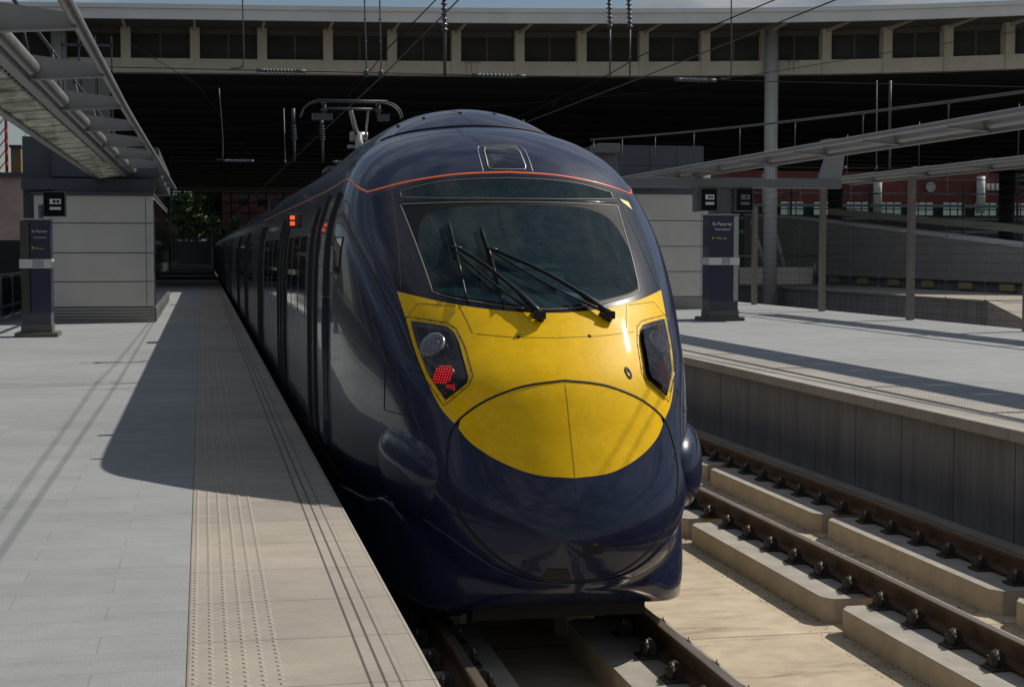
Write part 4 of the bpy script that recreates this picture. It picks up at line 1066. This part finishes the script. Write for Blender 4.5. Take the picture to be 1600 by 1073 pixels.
# ------------------------------------------------------------------ cable fence, right platform
t = thing('cable_fence', 'tall cable fence with steel posts along the back of the right platform', 'fence', (17.0, 38, .915))
for k, y in enumerate((18.8, 24.2, 29.5, 34.94, 40.39, 45.75)):
    b = MB(); b.box(16.53, 16.66, y-.10, y+.10, .92, 4.34 if y < 45 else 3.9, .008); ps = b.build('post', 'post_bronze', t)
    b = MB()
    for j in range(17): b.lathe([(.018, -.012), (.018, 0)], (16.60, y-.105, 1.1+j*.2), 6, 'y')
    b.build('cable_clamp', 'bolt', ps)
b = MB()
for j in range(17): b.tube([(16.6, 12, 1.1+j*.2), (16.6, 50, 1.1+j*.2)], .0035, 4)
b.build('horizontal_cables', 'wire', t)
for y in (31.29, 33.13, 36.75, 38.53, 42.07, 43.89):
    b = MB(); b.tube([(16.6, y, .92), (16.6, y, 4.3)], .003, 4)
    for j in range(17): b.lathe([(.02, -.01), (.02, .01)], (16.6, y, 1.1+j*.2), 6, 'y')
    b.build('vertical_cable', 'rod_grey', t)
# hangers under the second canopy
t = thing('hanger_rods', 'row of thin vertical steel rods between the right platform canopies', 'rods', (16.6, 36, 4.4))
for y in (26, 30, 34.6, 38.8, 44): 
    b = MB(); b.tube([(16.6, y, 4.45), (16.6, y, 5.6)], .010, 6); b.build('rod', 'rod_grey', t)

# ------------------------------------------------------------------ beyond the right platform
b = MB(); b.box(25.6, 30, 47, 230, -.5, .87); fp = tag(b.build('platform', 'concrete_wall'), kind='structure')
b = MB(); b.prism([(25.5, 48), (30, 48), (30, 230), (25.5, 230)], 'z', .87, .925); b.build('platform_coping', 'kerb', fp)
b = MB(); b.prism([(17.9, 31.5), (24.6, 31.5), (30, 47), (25.5, 47)], 'z', -.5, -.3)
b = MB(); b.bm.faces.new([b.bm.verts.new(p) for p in ((19.5,31.5,.20),(27,31.5,.20),(30,47.9,.90),(25.5,47.9,.90))]); b.box(19.4, 27, 31.4, 31.5, -.5, .2)
b.bm.faces.new([b.bm.verts.new(p) for p in ((19.5,31.5,.20),(25.5,47.9,.90),(25.5,47.9,-.5),(19.5,31.5,-.5))]); tag(b.build('platform_ramp', 'kerb'), kind='structure')
b = MB(); b.box(17.0, 25.6, Y0_, 230, -.6, -.42); tag(b.build('track_bed', 'far_concrete'), kind='structure')
t = thing('retaining_wall', 'sloping grey retaining wall with lit parapet beyond the right platform', 'wall', (32, 65, 0))
b = MB(); b.prism([(20, .9), (90, .9), (90, 4.65), (81, 4.28), (57, 2.66), (20, 1.7)], 'x', 32, 32.5); b.build('wall_face', 'ramp_wall', t)
b = MB(); b.prism([(20, 1.70), (57, 2.66), (81, 4.28), (90, 4.65), (90, 4.78), (81, 4.42), (57, 2.80), (20, 1.84)], 'x', 31.95, 32.8); b.build('coping', 'fascia', t)
b = MB(); b.prism([(20, 1.9), (62, 3.15), (88, 4.7), (88, 5.05), (62, 3.50), (20, 2.25)], 'x', 36.5, 36.9); b.build('parapet', 'beam_cream', t)
b = MB(); b.prism([(20, 1.5), (62, 2.7), (88, 4.5), (88, 4.55), (62, 2.75), (20, 1.6)], 'x', 32.5, 36.5); b.build('ramp_deck', 'far_concrete', t)
b = MB(); b.box(31.6, 32, 20, 90, .3, 1.25); b.build('foot_beam', 'concrete_wall', t)
b = MB(); b.box(31.4, 31.7, 20, 90, 1.25, 1.30); b.build('foot_ledge', 'rod_grey', t)
for k in range(12):
    b = MB(); y = 50+3.5*k; b.box(31.44, 31.58, y, y+1.1, .96, 1.24); b.build('yellow_marker', 'yellow_block', t)
t = thing('handrail', 'low steel handrail and beige wall at the foot of the round column', 'handrail', (26, 75, 0))
b = MB(); b.box(24.0, 29.5, 73, 73.3, .9, 1.75); b.build('low_wall', 'beam_cream', t)
b = MB(); b.tube([(23.5, 72.5, 2.3), (29.5, 72.5, 2.3)], .05, 6); 
for x in (23.6, 25.5, 27.4, 29.4): b.tube([(x, 72.5, .9), (x, 72.5, 2.3)], .04, 6)
b.build('rail', 'steel', t)
t = thing('lattice_struts', 'pair of white raking struts beside the round column', 'strut', (27, 78, 0))
for dx in (0, 1.1): 
    b = MB(); b.tube([(27.4+dx, 76, 4.1), (28.4+dx*.9, 76, .95)], .10, 8); b.build('strut', 'column', t)

# ------------------------------------------------------------------ train shed hall
def fy(x): return 71.202-.096*x-.0023*max(0, x-2)**1.9 if x > 2 else 71.202-.096*x
FP = [(-14,72.95),(-11.315,72.61),(-8.59,72.207),(-5.86,71.862),(-3.116,71.558),(-.354,71.277),(2.429,71.003),(5.234,70.72),(8.057,70.411),(10.893,70.06),(13.735,69.649),(16.571,69.164),(19.388,68.59),(22.17,67.912),(24.898,67.119),(27.552,66.2),(30.11,65.148),(32.55,63.957),(34.85,62.628),(36.99,61.16),(39.3,59.4),(41.5,57.5)]
FX = [p[0] for p in FP]; FYv = [p[1] for p in FP]
fY = lambda x: float(np.interp(x, FX, FYv))
hall = thing('train_shed', 'long flat-roofed station hall with cream piers and dark louvres across the view', 'building', (15, 70, 0))
def curved(name, m, dy0, dy1, z0, z1, xa=-14, xb_=41.5, seg=1.3, parent=hall, z0b=None):
    b = MB(); xs = np.arange(xa, xb_+.01, seg); rings = []
    for x in xs:
        y = fY(x); rings.append([b.bm.verts.new(p) for p in ((x, y+dy0, z0), (x, y+dy0, z1), (x, y+dy1, z1), (x, y+dy1, z0 if z0b is None else z0b))])
    for p, q in zip(rings, rings[1:]):
        for k in range(4): b.bm.faces.new((p[k], p[(k+1) % 4], q[(k+1) % 4], q[k]))
    b.bm.faces.new(rings[0]); b.bm.faces.new(rings[-1][::-1])
    return b.build(name, m, parent)
curved('fascia', 'fascia', -3.2, -3.0, 12.28, 12.86)
curved('fascia_trim', 'fascia', -3.30, -3.21, 12.72, 12.90)
curved('eaves', 'eave', -3.0, .3, 12.38, 12.5)
curved('lower_beam', 'beam_cream', -.02, .6, 10.40, 11.02)
curved('louvre_band', 'louvre_dark', .32, .5, 11.02, 12.38)
curved('louvre_head', 'eave', .20, .30, 12.12, 12.37)
px_ = [-3.2-2.92*k for k in (4, 3, 2, 1)]+[-3.199,-.215,2.709,5.6,8.425,11.263,14.076,16.826,19.557,22.225,24.817,27.316,29.758,32.096,34.335,36.5,38.5]
for x in px_:
    y = fY(x); b = MB(); b.box(x-.21, x+.21, y-.05, y+.5, 10.39, 12.40); pr = b.build('pier', 'beam_cream', hall)
    b = MB(); b.prism([(y-.06, 12.22), (y-.06, 12.378), (y-2.99, 12.378), (y-2.99, 12.33)], 'x', x-.05, x+.05); b.build('eaves_bracket', 'beam_cream', pr)
for x0, x1 in zip(px_, px_[1:]):
    xm = (x0+x1)/2; y = fY(xm); b = MB(); b.box(xm-.05, xm+.05, y+.27, y+.33, 11.03, 12.12); b.build('mullion', 'eave', hall)
# deck and dark soffit
b = MB(); pts = [(-7.0, fY(-7)+.6)]+[(x, fY(x)+.6) for x in FX if x > -6.9]+[(110, 57), (110, 148), (30, 148), (30, 200), (-7.0, 200)]
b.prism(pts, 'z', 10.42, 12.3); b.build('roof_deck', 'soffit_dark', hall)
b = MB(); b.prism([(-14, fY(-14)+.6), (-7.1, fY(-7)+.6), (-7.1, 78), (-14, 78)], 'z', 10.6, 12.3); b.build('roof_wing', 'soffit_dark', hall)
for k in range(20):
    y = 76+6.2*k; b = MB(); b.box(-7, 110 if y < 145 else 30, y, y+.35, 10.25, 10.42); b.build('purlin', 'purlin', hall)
b = MB(); b.box(-7.2, 30, 200, 200.6, 9.9, 12.3); b.build('rear_beam', 'panel_mid', hall)
def column(x, y, r, z0, z1, m):
    b = MB(); b.lathe([(r, z0), (r, z1)], (x, y, 0), 24); c = b.build('column', m, hall); return c
column(24.85, 66.55, .30, -.5, 12.37, 'column'); column(-6.0, 71.2, .34, -.5, 12.37, 'column')
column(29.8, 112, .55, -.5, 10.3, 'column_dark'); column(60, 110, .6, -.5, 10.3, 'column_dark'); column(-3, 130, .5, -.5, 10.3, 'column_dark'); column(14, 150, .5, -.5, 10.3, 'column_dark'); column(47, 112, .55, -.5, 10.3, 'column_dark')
# drain downpipe grilles on the beam
for x in (12.1, 26.1):
    b = MB(); y = fY(x)
    for i in range(4): b.box(x-.42+.24*i, x-.40+.24*i, y-.05, y-.022, 10.5, 10.95)
    b.box(x-.5, x+.5, y-.06, y-.03, 10.95, 10.98); b.build('beam_grille', 'canopy_fin', hall)
# low service walls and platforms further in, seen as dim shapes
b = MB(); b.box(-1, 9, 205, 207, .9, 9); bb = thing('brick_block', 'red brick building at the far end of the left platform, beyond the roof', 'building', (6, 206, 0))
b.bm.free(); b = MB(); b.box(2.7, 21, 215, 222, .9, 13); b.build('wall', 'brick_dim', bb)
for x in np.arange(5, 20, 2.4):
    for z in (8.6,):
        b = MB(); b.box(x, x+1.1, 214.9, 215, z, z+1.8); b.build('window', 'side_glass', bb)
t = thing('brick_building', 'dark red brick range with a row of bright windows beyond the hall at right', 'building', (80, 175, 0))
b = MB(); b.box(60, 130, 175, 181, 7.9, 12.9); b.build('wall', 'brickwork', t)
b = MB(); b.box(48, 130, 175.5, 181, -.5, 7.9); b.build('lower_wall', 'dark_green', t)
for k, x in enumerate(np.arange(66.5, 112, 4.1)):
    b = MB(); b.box(x, x+2.9, 174.8, 174.9, 6.75, 8.25); wn = b.build('window', 'window_daylight', t)
    b = MB()
    for j in range(4): b.box(x-.05+j*.97, x+.05+j*.97, 174.7, 174.8, 6.7, 8.3)
    b.box(x, x+2.9, 174.7, 174.8, 7.4, 7.52); b.build('window_frame', 'dark_green', wn)
for x in (64.5, 78.3, 91.5, 104): b = MB(); b.lathe([(.5, 7.0), (.5, 11.4)], (x, 174, 0), 14); b.build('pillar', 'column', t)
b = MB(); b.lathe([(.62, 0), (.62, .2)], (85.35, 174.6, 10.1), 20, 'y'); b.build('clock', 'steel', t)
for i in range(6):
    b = MB(); b.box(92.6+i*.62, 93.0+i*.62, 174.6, 174.8, 9.8, 10.6); b.build('white_panel', 'sign_white', t)
for y, za, zb in ((172, 7.6, 7.95), (168, 4.5, 4.85), (166, 8.9, 9.05), (164, 6.0, 6.2), (163, 10.4, 10.5)):
    b = MB(); b.box(48, 128, y, y+.4, za, zb); b.build('gantry_beam', 'panel_mid', t)

# left background
t = thing('boundary_fence', 'dark panelled fence with pale rails at the left edge of the platform', 'fence', (-4.75, 38, .9))
for k in range(32):
    y = -22.9+2.3*k; b = MB(); b.box(-4.80, -4.72, y, y+.12, .915, 2.0); b.build('post', 'canopy_grey', t)
    b = MB(); b.box(-4.79, -4.76, y+.14, y+2.28, 1.02, 1.9); b.build('infill', 'dark_green', t)
for z in (1.22, 1.98):
    b = MB(); b.tube([(-4.70, -23, z), (-4.70, 50.5, z)], .03, 8); b.build('top_rail', 'steel', t)
t = thing('reflected_block', 'long dark building added out of view at left for the train side to reflect', 'building', (-17, 0, 0))  # unseen building, added to give the train flank something dark to reflect
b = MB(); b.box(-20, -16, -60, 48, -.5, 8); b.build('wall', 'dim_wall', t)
for k in range(16):
    b = MB(); b.box(-16, -15.95, -56+6.4*k, -52+6.4*k, 1.5, 6.5); b.build('window', 'side_glass', t)
t = thing('hoarding', 'dark green-grey hoarding beyond the left boundary fence', 'hoarding', (-7.5, 52, 0))
b = MB(); b.box(-12, -5.6, 52, 52.2, .2, 2.9); b.build('hoarding_panel', 'dark_green', t)
for x in (-11, -9.6, -8.2, -6.8): 
    b = MB(); b.box(x, x+.12, 51.9, 52, .2, 2.95); b.build('hoarding_post', 'panel_mid', t)
t = thing('brick_gable', 'pale weathered brick wall with red streaks at the left edge', 'building', (-11, 62, 0))
b = MB(); b.box(-16, -6.6, 62, 66, .2, 5.35); b.build('wall', 'brick_pale', t)
b = MB(); b.box(-16.2, -6.5, 61.8, 66.2, 5.35, 5.5); b.build('roof_edge', 'column_dark', t)
t = thing('yellow_brick_block', 'small yellow brick stair tower on the skyline at far left', 'building', (-13, 110, 0))
b = MB(); b.box(-12.5, -11.85, 110, 114, 0, 9.45); b.build('wall', 'stock_brick', t)
b = MB(); b.box(-12.6, -11.8, 109.8, 114.2, 9.45, 9.6); b.build('roof', 'column_dark', t)
b = MB(); b.box(-24, -11.2, 108, 109, 0, 7.6); b.build('roofline', 'column_dark', t)
t = thing('tower_crane', 'red and blue lattice crane mast at the left edge of the sky', 'crane', (-17.3, 135, 0))
for z0, z1, m_ in ((0, 9, 'crane_blue'), (9, 15.5, 'crane_red')):
    b = MB()
    for dx in (0, .9):
        for dy in (0, .9): b.tube([(-16.4+dx*.75, 135+dy, z0), (-16.4+dx*.75, 135+dy, z1)], .08, 5)
    z = z0
    while z < z1-.8:
        b.tube([(-16.4, 135, z), (-15.73, 135, z+.9)], .05, 5); b.tube([(-15.73, 135, z), (-15.73, 135.9, z+.9)], .05, 5); z += .9
    b.build('mast_section', m_, t)
b = MB(); b.box(-17.6, -12.6, 134.5, 136, 15.6, 15.9); b.box(-14.6, -12.9, 134.5, 136, 14.2, 15.2)
for k in range(6): b.tube([(-17.4+.8*k, 135, 15.6), (-17.0+.8*k, 135, 17.4)], .06, 5)
b.build('slewing_head', 'column', t)
t = thing('rear_glazing', 'steel framed glazed lift tower between the canopy and the hall roof', 'tower', (-6, 62, 0))
b = MB()
for x in (-5.1, -4.5, -3.9, -3.3): b.box(x-.03, x+.03, 62, 62.1, 6.5, 10.7)
for z in (8.0, 9.3, 10.3): b.box(-5.15, -3.25, 62, 62.1, z, z+.08)
b.build('frame', 'rod_grey', t)
b = MB(); b.box(-5.0, -3.4, 62.4, 64, 6.5, 9.3); b.build('glass', 'side_glass', t)
# distant wall of the hall on the left platform side
t = thing('platform_shelters', 'dim row of shop fronts under the hall roof along the left platform', 'shelter', (-3, 90, .9))
for k in range(6):
    b = MB(); y = 70+19*k; b.box(-4.6, -2.6, y, y+14, .93, 5.0); s_ = b.build('shelter_box', 'column_dark', t)
    b = MB(); b.box(-2.59, -2.56, y+1, y+13, 1.6, 4.2); b.build('shelter_glass', 'side_glass', s_)

# trees seen under the roof
def leaf_cloud(b, c, r, n, sz):
    for _ in range(n):
        u = Vector((random.gauss(0,1), random.gauss(0,1), random.gauss(0,1))).normalized()*random.random()**.4
        p = Vector(c)+Vector((u.x*r[0], u.y*r[1], u.z*r[2])); q = sz*random.uniform(.6, 1.4)
        d1 = Vector((random.uniform(-1,1), random.uniform(-1,1), random.uniform(-1,1))).normalized(); d2 = d1.cross(Vector((random.random(), random.random(), random.random()))).normalized()
        b.bm.faces.new([b.bm.verts.new(p+d1*q*a+d2*q*.6*e) for a, e in ((-1,0),(0,-1),(1,0),(0,1))])
def tree(label, x, y, z0, h, r, n=1500, sz=.35):
    t = thing('tree', label, 'tree', (x, y, z0), 'trees beyond the platforms')
    b = MB(); b.tube([(x, y, z0), (x+.1, y, z0+h*.35), (x-.1, y, z0+h*.7)], [.28, .2, .1], 8)
    for k in range(5):
        a = k*1.3; b.tube([(x, y, z0+h*(.3+.07*k)), (x+math.cos(a)*r*.6, y+math.sin(a)*r*.6, z0+h*(.55+.07*k))], [.1, .04], 6)
    b.build('trunk', 'bark', t)
    b = MB()
    for k in range(9):
        a = random.uniform(0, 6.28); rr = random.uniform(.1, .75)*r
        leaf_cloud(b, (x+math.cos(a)*rr, y+math.sin(a)*rr, z0+h*random.uniform(.42, .92)), (r*.45, r*.45, h*.16), n//9, sz)
    b.build('crown', 'leaf', t, recalc=False)
tree('leafy tree just left of the gap beneath the far roof edge', -1.9, 212, 0, 11.5, 3.2, 3500)
tree('leafy tree in the centre of the gap beneath the far roof edge', .9, 218, 0, 12, 3.4, 3500)
tree('leafy tree at the right of the gap, in front of the far brick wall', 3.0, 209, 0, 7, 1.8, 900)
t = thing('office_block', 'dim office block behind the trees in the gap beneath the far roof edge', 'building', (-3, 240, 0))
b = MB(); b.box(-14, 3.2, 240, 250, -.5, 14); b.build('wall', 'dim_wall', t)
for k in range(5):
    for j in range(3):
        b = MB(); b.box(-6+1.8*k, -4.8+1.8*k, 239.9, 240, 4+3*j, 5.6+3*j); b.build('window', 'window_daylight', t)
t = thing('signal_masts', 'row of thin dark masts in front of the red brick range', 'mast', (80, 160, 0))
for k, x in enumerate((62, 67.5, 71, 76, 82, 88.5, 93)):
    b = MB(); b.box(x, x+.22, 160, 160.2, 0, 9.5+.5*(k % 3)); b.box(x-.8, x+1.2, 160, 160.1, 8.6, 8.75); b.build('mast', 'dim_wall', t)
t = thing('hanging_plant', 'bright green plant hanging over the brick range at right edge', 'plant', (96, 173.5, 10))
b = MB(); leaf_cloud(b, (97.5, 173.4, 11.0), (2.6, .8, .6), 600, .22); leaf_cloud(b, (95.3, 173.4, 10.4), (.7, .5, .8), 150, .2); b.build('foliage', 'leaf', t, recalc=False)
b = MB(); b.box(94.6, 100, 173.1, 173.9, 9.9, 10.2); b.build('planter', 'column_dark', t)

t = thing('line_gantry', 'dark steel gantry lattice across the gap beneath the far roof edge', 'gantry', (4, 194, 0))
b = MB()
for z in (4.2, 5.6, 7.0, 8.3, 9.4): b.box(-6, 20, 194, 194.15, z, z+.16)
b.build('gantry_beam', 'dim_wall', t)
b = MB()
for x in np.arange(-5, 20, 2.1): b.box(x, x+.18, 193.9, 194.0, -.5, 9.6)
b.build('gantry_posts', 'dim_wall', t)
b = MB()
for k in range(12): b.tube([(-5+2.1*k, 194.2, 7.1), (-2.9+2.1*k, 194.2, 8.3)], .05, 4)
b.build('gantry_bracing', 'dim_wall', t)
b = MB(); b.box(-4.6, 1.0, 186, 190, .93, 3.6); tag(b.build('dark_gap_block', 'column_dark'), 'dark cabin added to darken the low gap at the far end of the left platform', 'filler')  # block added to fill the low gap under the far roof with dark
# grit gathered along the foot of the plinths
b = MB()
for x0, x1, n_ in ((4.62, 4.85, 1500), (6.12, 6.30, 1100), (3.38, 3.50, 500), (5.64, 5.75, 500), (7.10, 7.28, 500)):
    for _ in range(n_):
        u = random.random(); x = (x1-(x1-x0)*u**2) if x0 not in (3.38, 5.64) else x0+(x1-x0)*u**2; y = random.uniform(7, 26); q = random.uniform(.003, .008)*(1.6 if random.random() < .08 else 1)
        a_ = random.uniform(0, 3.1); c_, s_ = math.cos(a_)*q, math.sin(a_)*q
        p0 = [(x+c_, y+s_, -.3995), (x-s_, y+c_, -.3995), (x-c_, y-s_, -.3995), (x+s_, y-c_, -.3995)]
        vs = [b.bm.verts.new(p) for p in p0]; tp_ = b.bm.verts.new((x, y, -.3995+q*.8))
        for k in range(4): b.bm.faces.new((vs[k], vs[(k+1) % 4], tp_))
mat('grit', (.07, .055, .04), .95)
tag(b.build('track_grit', 'grit', recalc=False), 'dark grit and litter gathered along the foot of the concrete plinths', 'grit', kind='stuff')

# ------------------------------------------------------------------ overhead line
mat('cable_black', (.01, .01, .01), .6)
def insul(b, p, q, r=.05, n=9, core=.018):
    p, q = Vector(p), Vector(q); pts, rs = [p], [core]
    for k in range(n):
        for f, rr in ((.15, core), (.3, r), (.5, r*.9), (.65, core)):
            pts.append(p.lerp(q, (k+f)/n)); rs.append(rr)
    pts.append(q); rs.append(core); b.tube(pts, rs, 10)
ZS, YS = 4.99, 21.5
def span(label, Y, z, x0, x1, ins, hang, sc_=1.0):
    t = thing('catenary_span', label, 'overhead line', ((x0+x1)/2, Y, z))
    b = MB(); b.tube([(x0, Y, z), (x1, Y, z)], .006*sc_, 5); b.build('span_wire', 'wire', t)
    for a, c in ins:
        b = MB(); insul(b, (a+.12, Y, z), (c-.12, Y, z), .035*sc_, 9); b.build('insulator', 'insulator', t)
        for q0, q1 in ((a, a+.14), (c-.14, c)): b = MB(); b.tube([(q0, Y, z), (q1, Y, z)], .024*sc_, 8); b.build('clevis', 'rod_grey', t)
    for x, xt, kind, zt in hang:
        b = MB()
        if kind == 'ins':
            b.tube([(x, Y, z-.02), (x, Y, z+.55), (xt, Y, z+.6)], .022*sc_, 8); b.tube([(xt, Y, z+.98), (xt, Y, zt)], .028*sc_, 8); b.build('support_rod', 'rod_grey', t)
            b = MB(); insul(b, (x, Y, z+.58), (xt, Y, z+1.0), .05*sc_, 6, .025); b.build('insulator', 'insulator', t)
        elif kind == 'top':
            b.tube([(x, Y, z), (x, Y, z+.70)], .012*sc_, 8)
            for q in (.1, .3, .55): b.lathe([(.01, -.01), (.026, 0), (.01, .01)], (x, Y, z+q), 8)
            b.build('support_rod', 'rod_grey', t)
            b = MB(); insul(b, (x, Y, z+.70), (xt, Y, z+1.25), .045*sc_, 9, .02); b.build('insulator', 'insulator', t)
            b = MB(); b.tube([(xt, Y, z+1.2), (xt, Y, zt)], .015, 6); b.build('support_rod', 'rod_grey', t)
        elif kind == 'hook':
            b.tube(catmull([(xt, Y, zt), (x+.02, Y, z+.7), (x+.02, Y, z+.12), (x-.03, Y, z+.03), (x-.15, Y, z+.02)], 4), .010*sc_, 6); b.build('hook_rod', 'rod_grey', t)
        else:
            b.tube([(x, Y, z-.03), (x, Y, z+.1), (xt, Y, zt)], .011*sc_, 6)
            for q in (.35, .6, .85): b.lathe([(.01, -.012), (.024, 0), (.01, .012)], (x+(xt-x)*q*.3, Y, z+(zt-z)*q*.3), 8)
            b.lathe([(.02, -.06), (.04, -.03), (.035, .02), (.015, .05)], (x, Y, z), 8); b.build('support_rod', 'rod_grey', t)
    return t
span('overhead span wire with insulators crossing above the train nose', YS, ZS, -5.5, 14, [(.74, 1.40), (3.68, 4.43), (6.58, 7.2)],
     [(.55, .52, 'hook', 9), (2.22, 2.13, 'rod', 9), (2.42, 2.36, 'rod', 9), (3.30, 3.29, 'ins', 9), (5.64, 5.62, 'top', 9), (5.93, 5.90, 'top', 9), (7.40, 7.38, 'hook', 9)])
span('second overhead span wire with insulators further back, under the hall roof', 43, 4.97, -3, 24, [(.58, 1.39), (3.5, 4.3), (17.7, 18.4), (20.4, 21.0)],
     [(.55, .49, 'hook', 6.9), (2.23, 2.2, 'rod', 6.4), (2.48, 2.46, 'ins', 6.4), (3.24, 3.22, 'ins', 6.1), (19.3, 19.28, 'rod', 7.5), (19.72, 19.7, 'ins', 7.5)], 1.6)
def oline(label, x, m_rise, dx=.0):
    t = thing('overhead_wire', label, 'overhead line', (x, 20, 5)); b = MB()
    b.tube([(x-.12, -45, 5.05), (x+.08, 21.5, 4.99), (x-.1, 70, 5.0), (x, 150, 5.0)], .008, 5); b.build('contact_wire', 'copper', t)
    ys = np.linspace(-30, 21.5, 12); cw = [(x+.13, y, 5.22+m_rise*((y+4)/25.5)**2) for y in ys]+[(x+.05, y, 5.12+m_rise*((y-46)/24.5)**2*.8) for y in np.linspace(24, 70, 10)]
    b = MB(); b.tube(cw, .0075, 5); b.build('messenger_wire', 'wire', t)
    for y in (-6, -1, 4, 9, 14, 19, 27, 34):
        z = float(np.interp(y, [c[1] for c in cw], [c[2] for c in cw])); b = MB(); b.tube([(x, y, 5.0), (x+.12, y, z)], .004, 4); b.build('dropper', 'wire', t)
oline('pair of overhead wires above the train, running back to the pantograph', 2.40, .12)
oline('pair of overhead wires above the empty track on the right', 5.98, .10)
b = MB(); b.tube([(-.9, 21.5, 5.3), (-.1, 43, 7.0), (2.2, 60, 5.6)], .006, 5); tag(b.build('pull_off_wire', 'wire'), 'thin diagonal wire crossing the dark soffit left of the train', 'wire')
b = MB(); b.tube([(0, 60, 7.0), (12, 42, 6.9), (24, 30, 8.4)], .008, 5); tag(b.build('pull_off_wire', 'wire'), 'thin diagonal wire crossing the dark soffit right of the train', 'wire')
b = MB(); b.prism([(20, 12.86), (20.9, 12.86), (20.45, 15.0)], 'y', 80, 80.5); tag(b.build('roof_cowl', 'column_dark'), 'small dark pointed cowl on the hall roof', 'cowl')
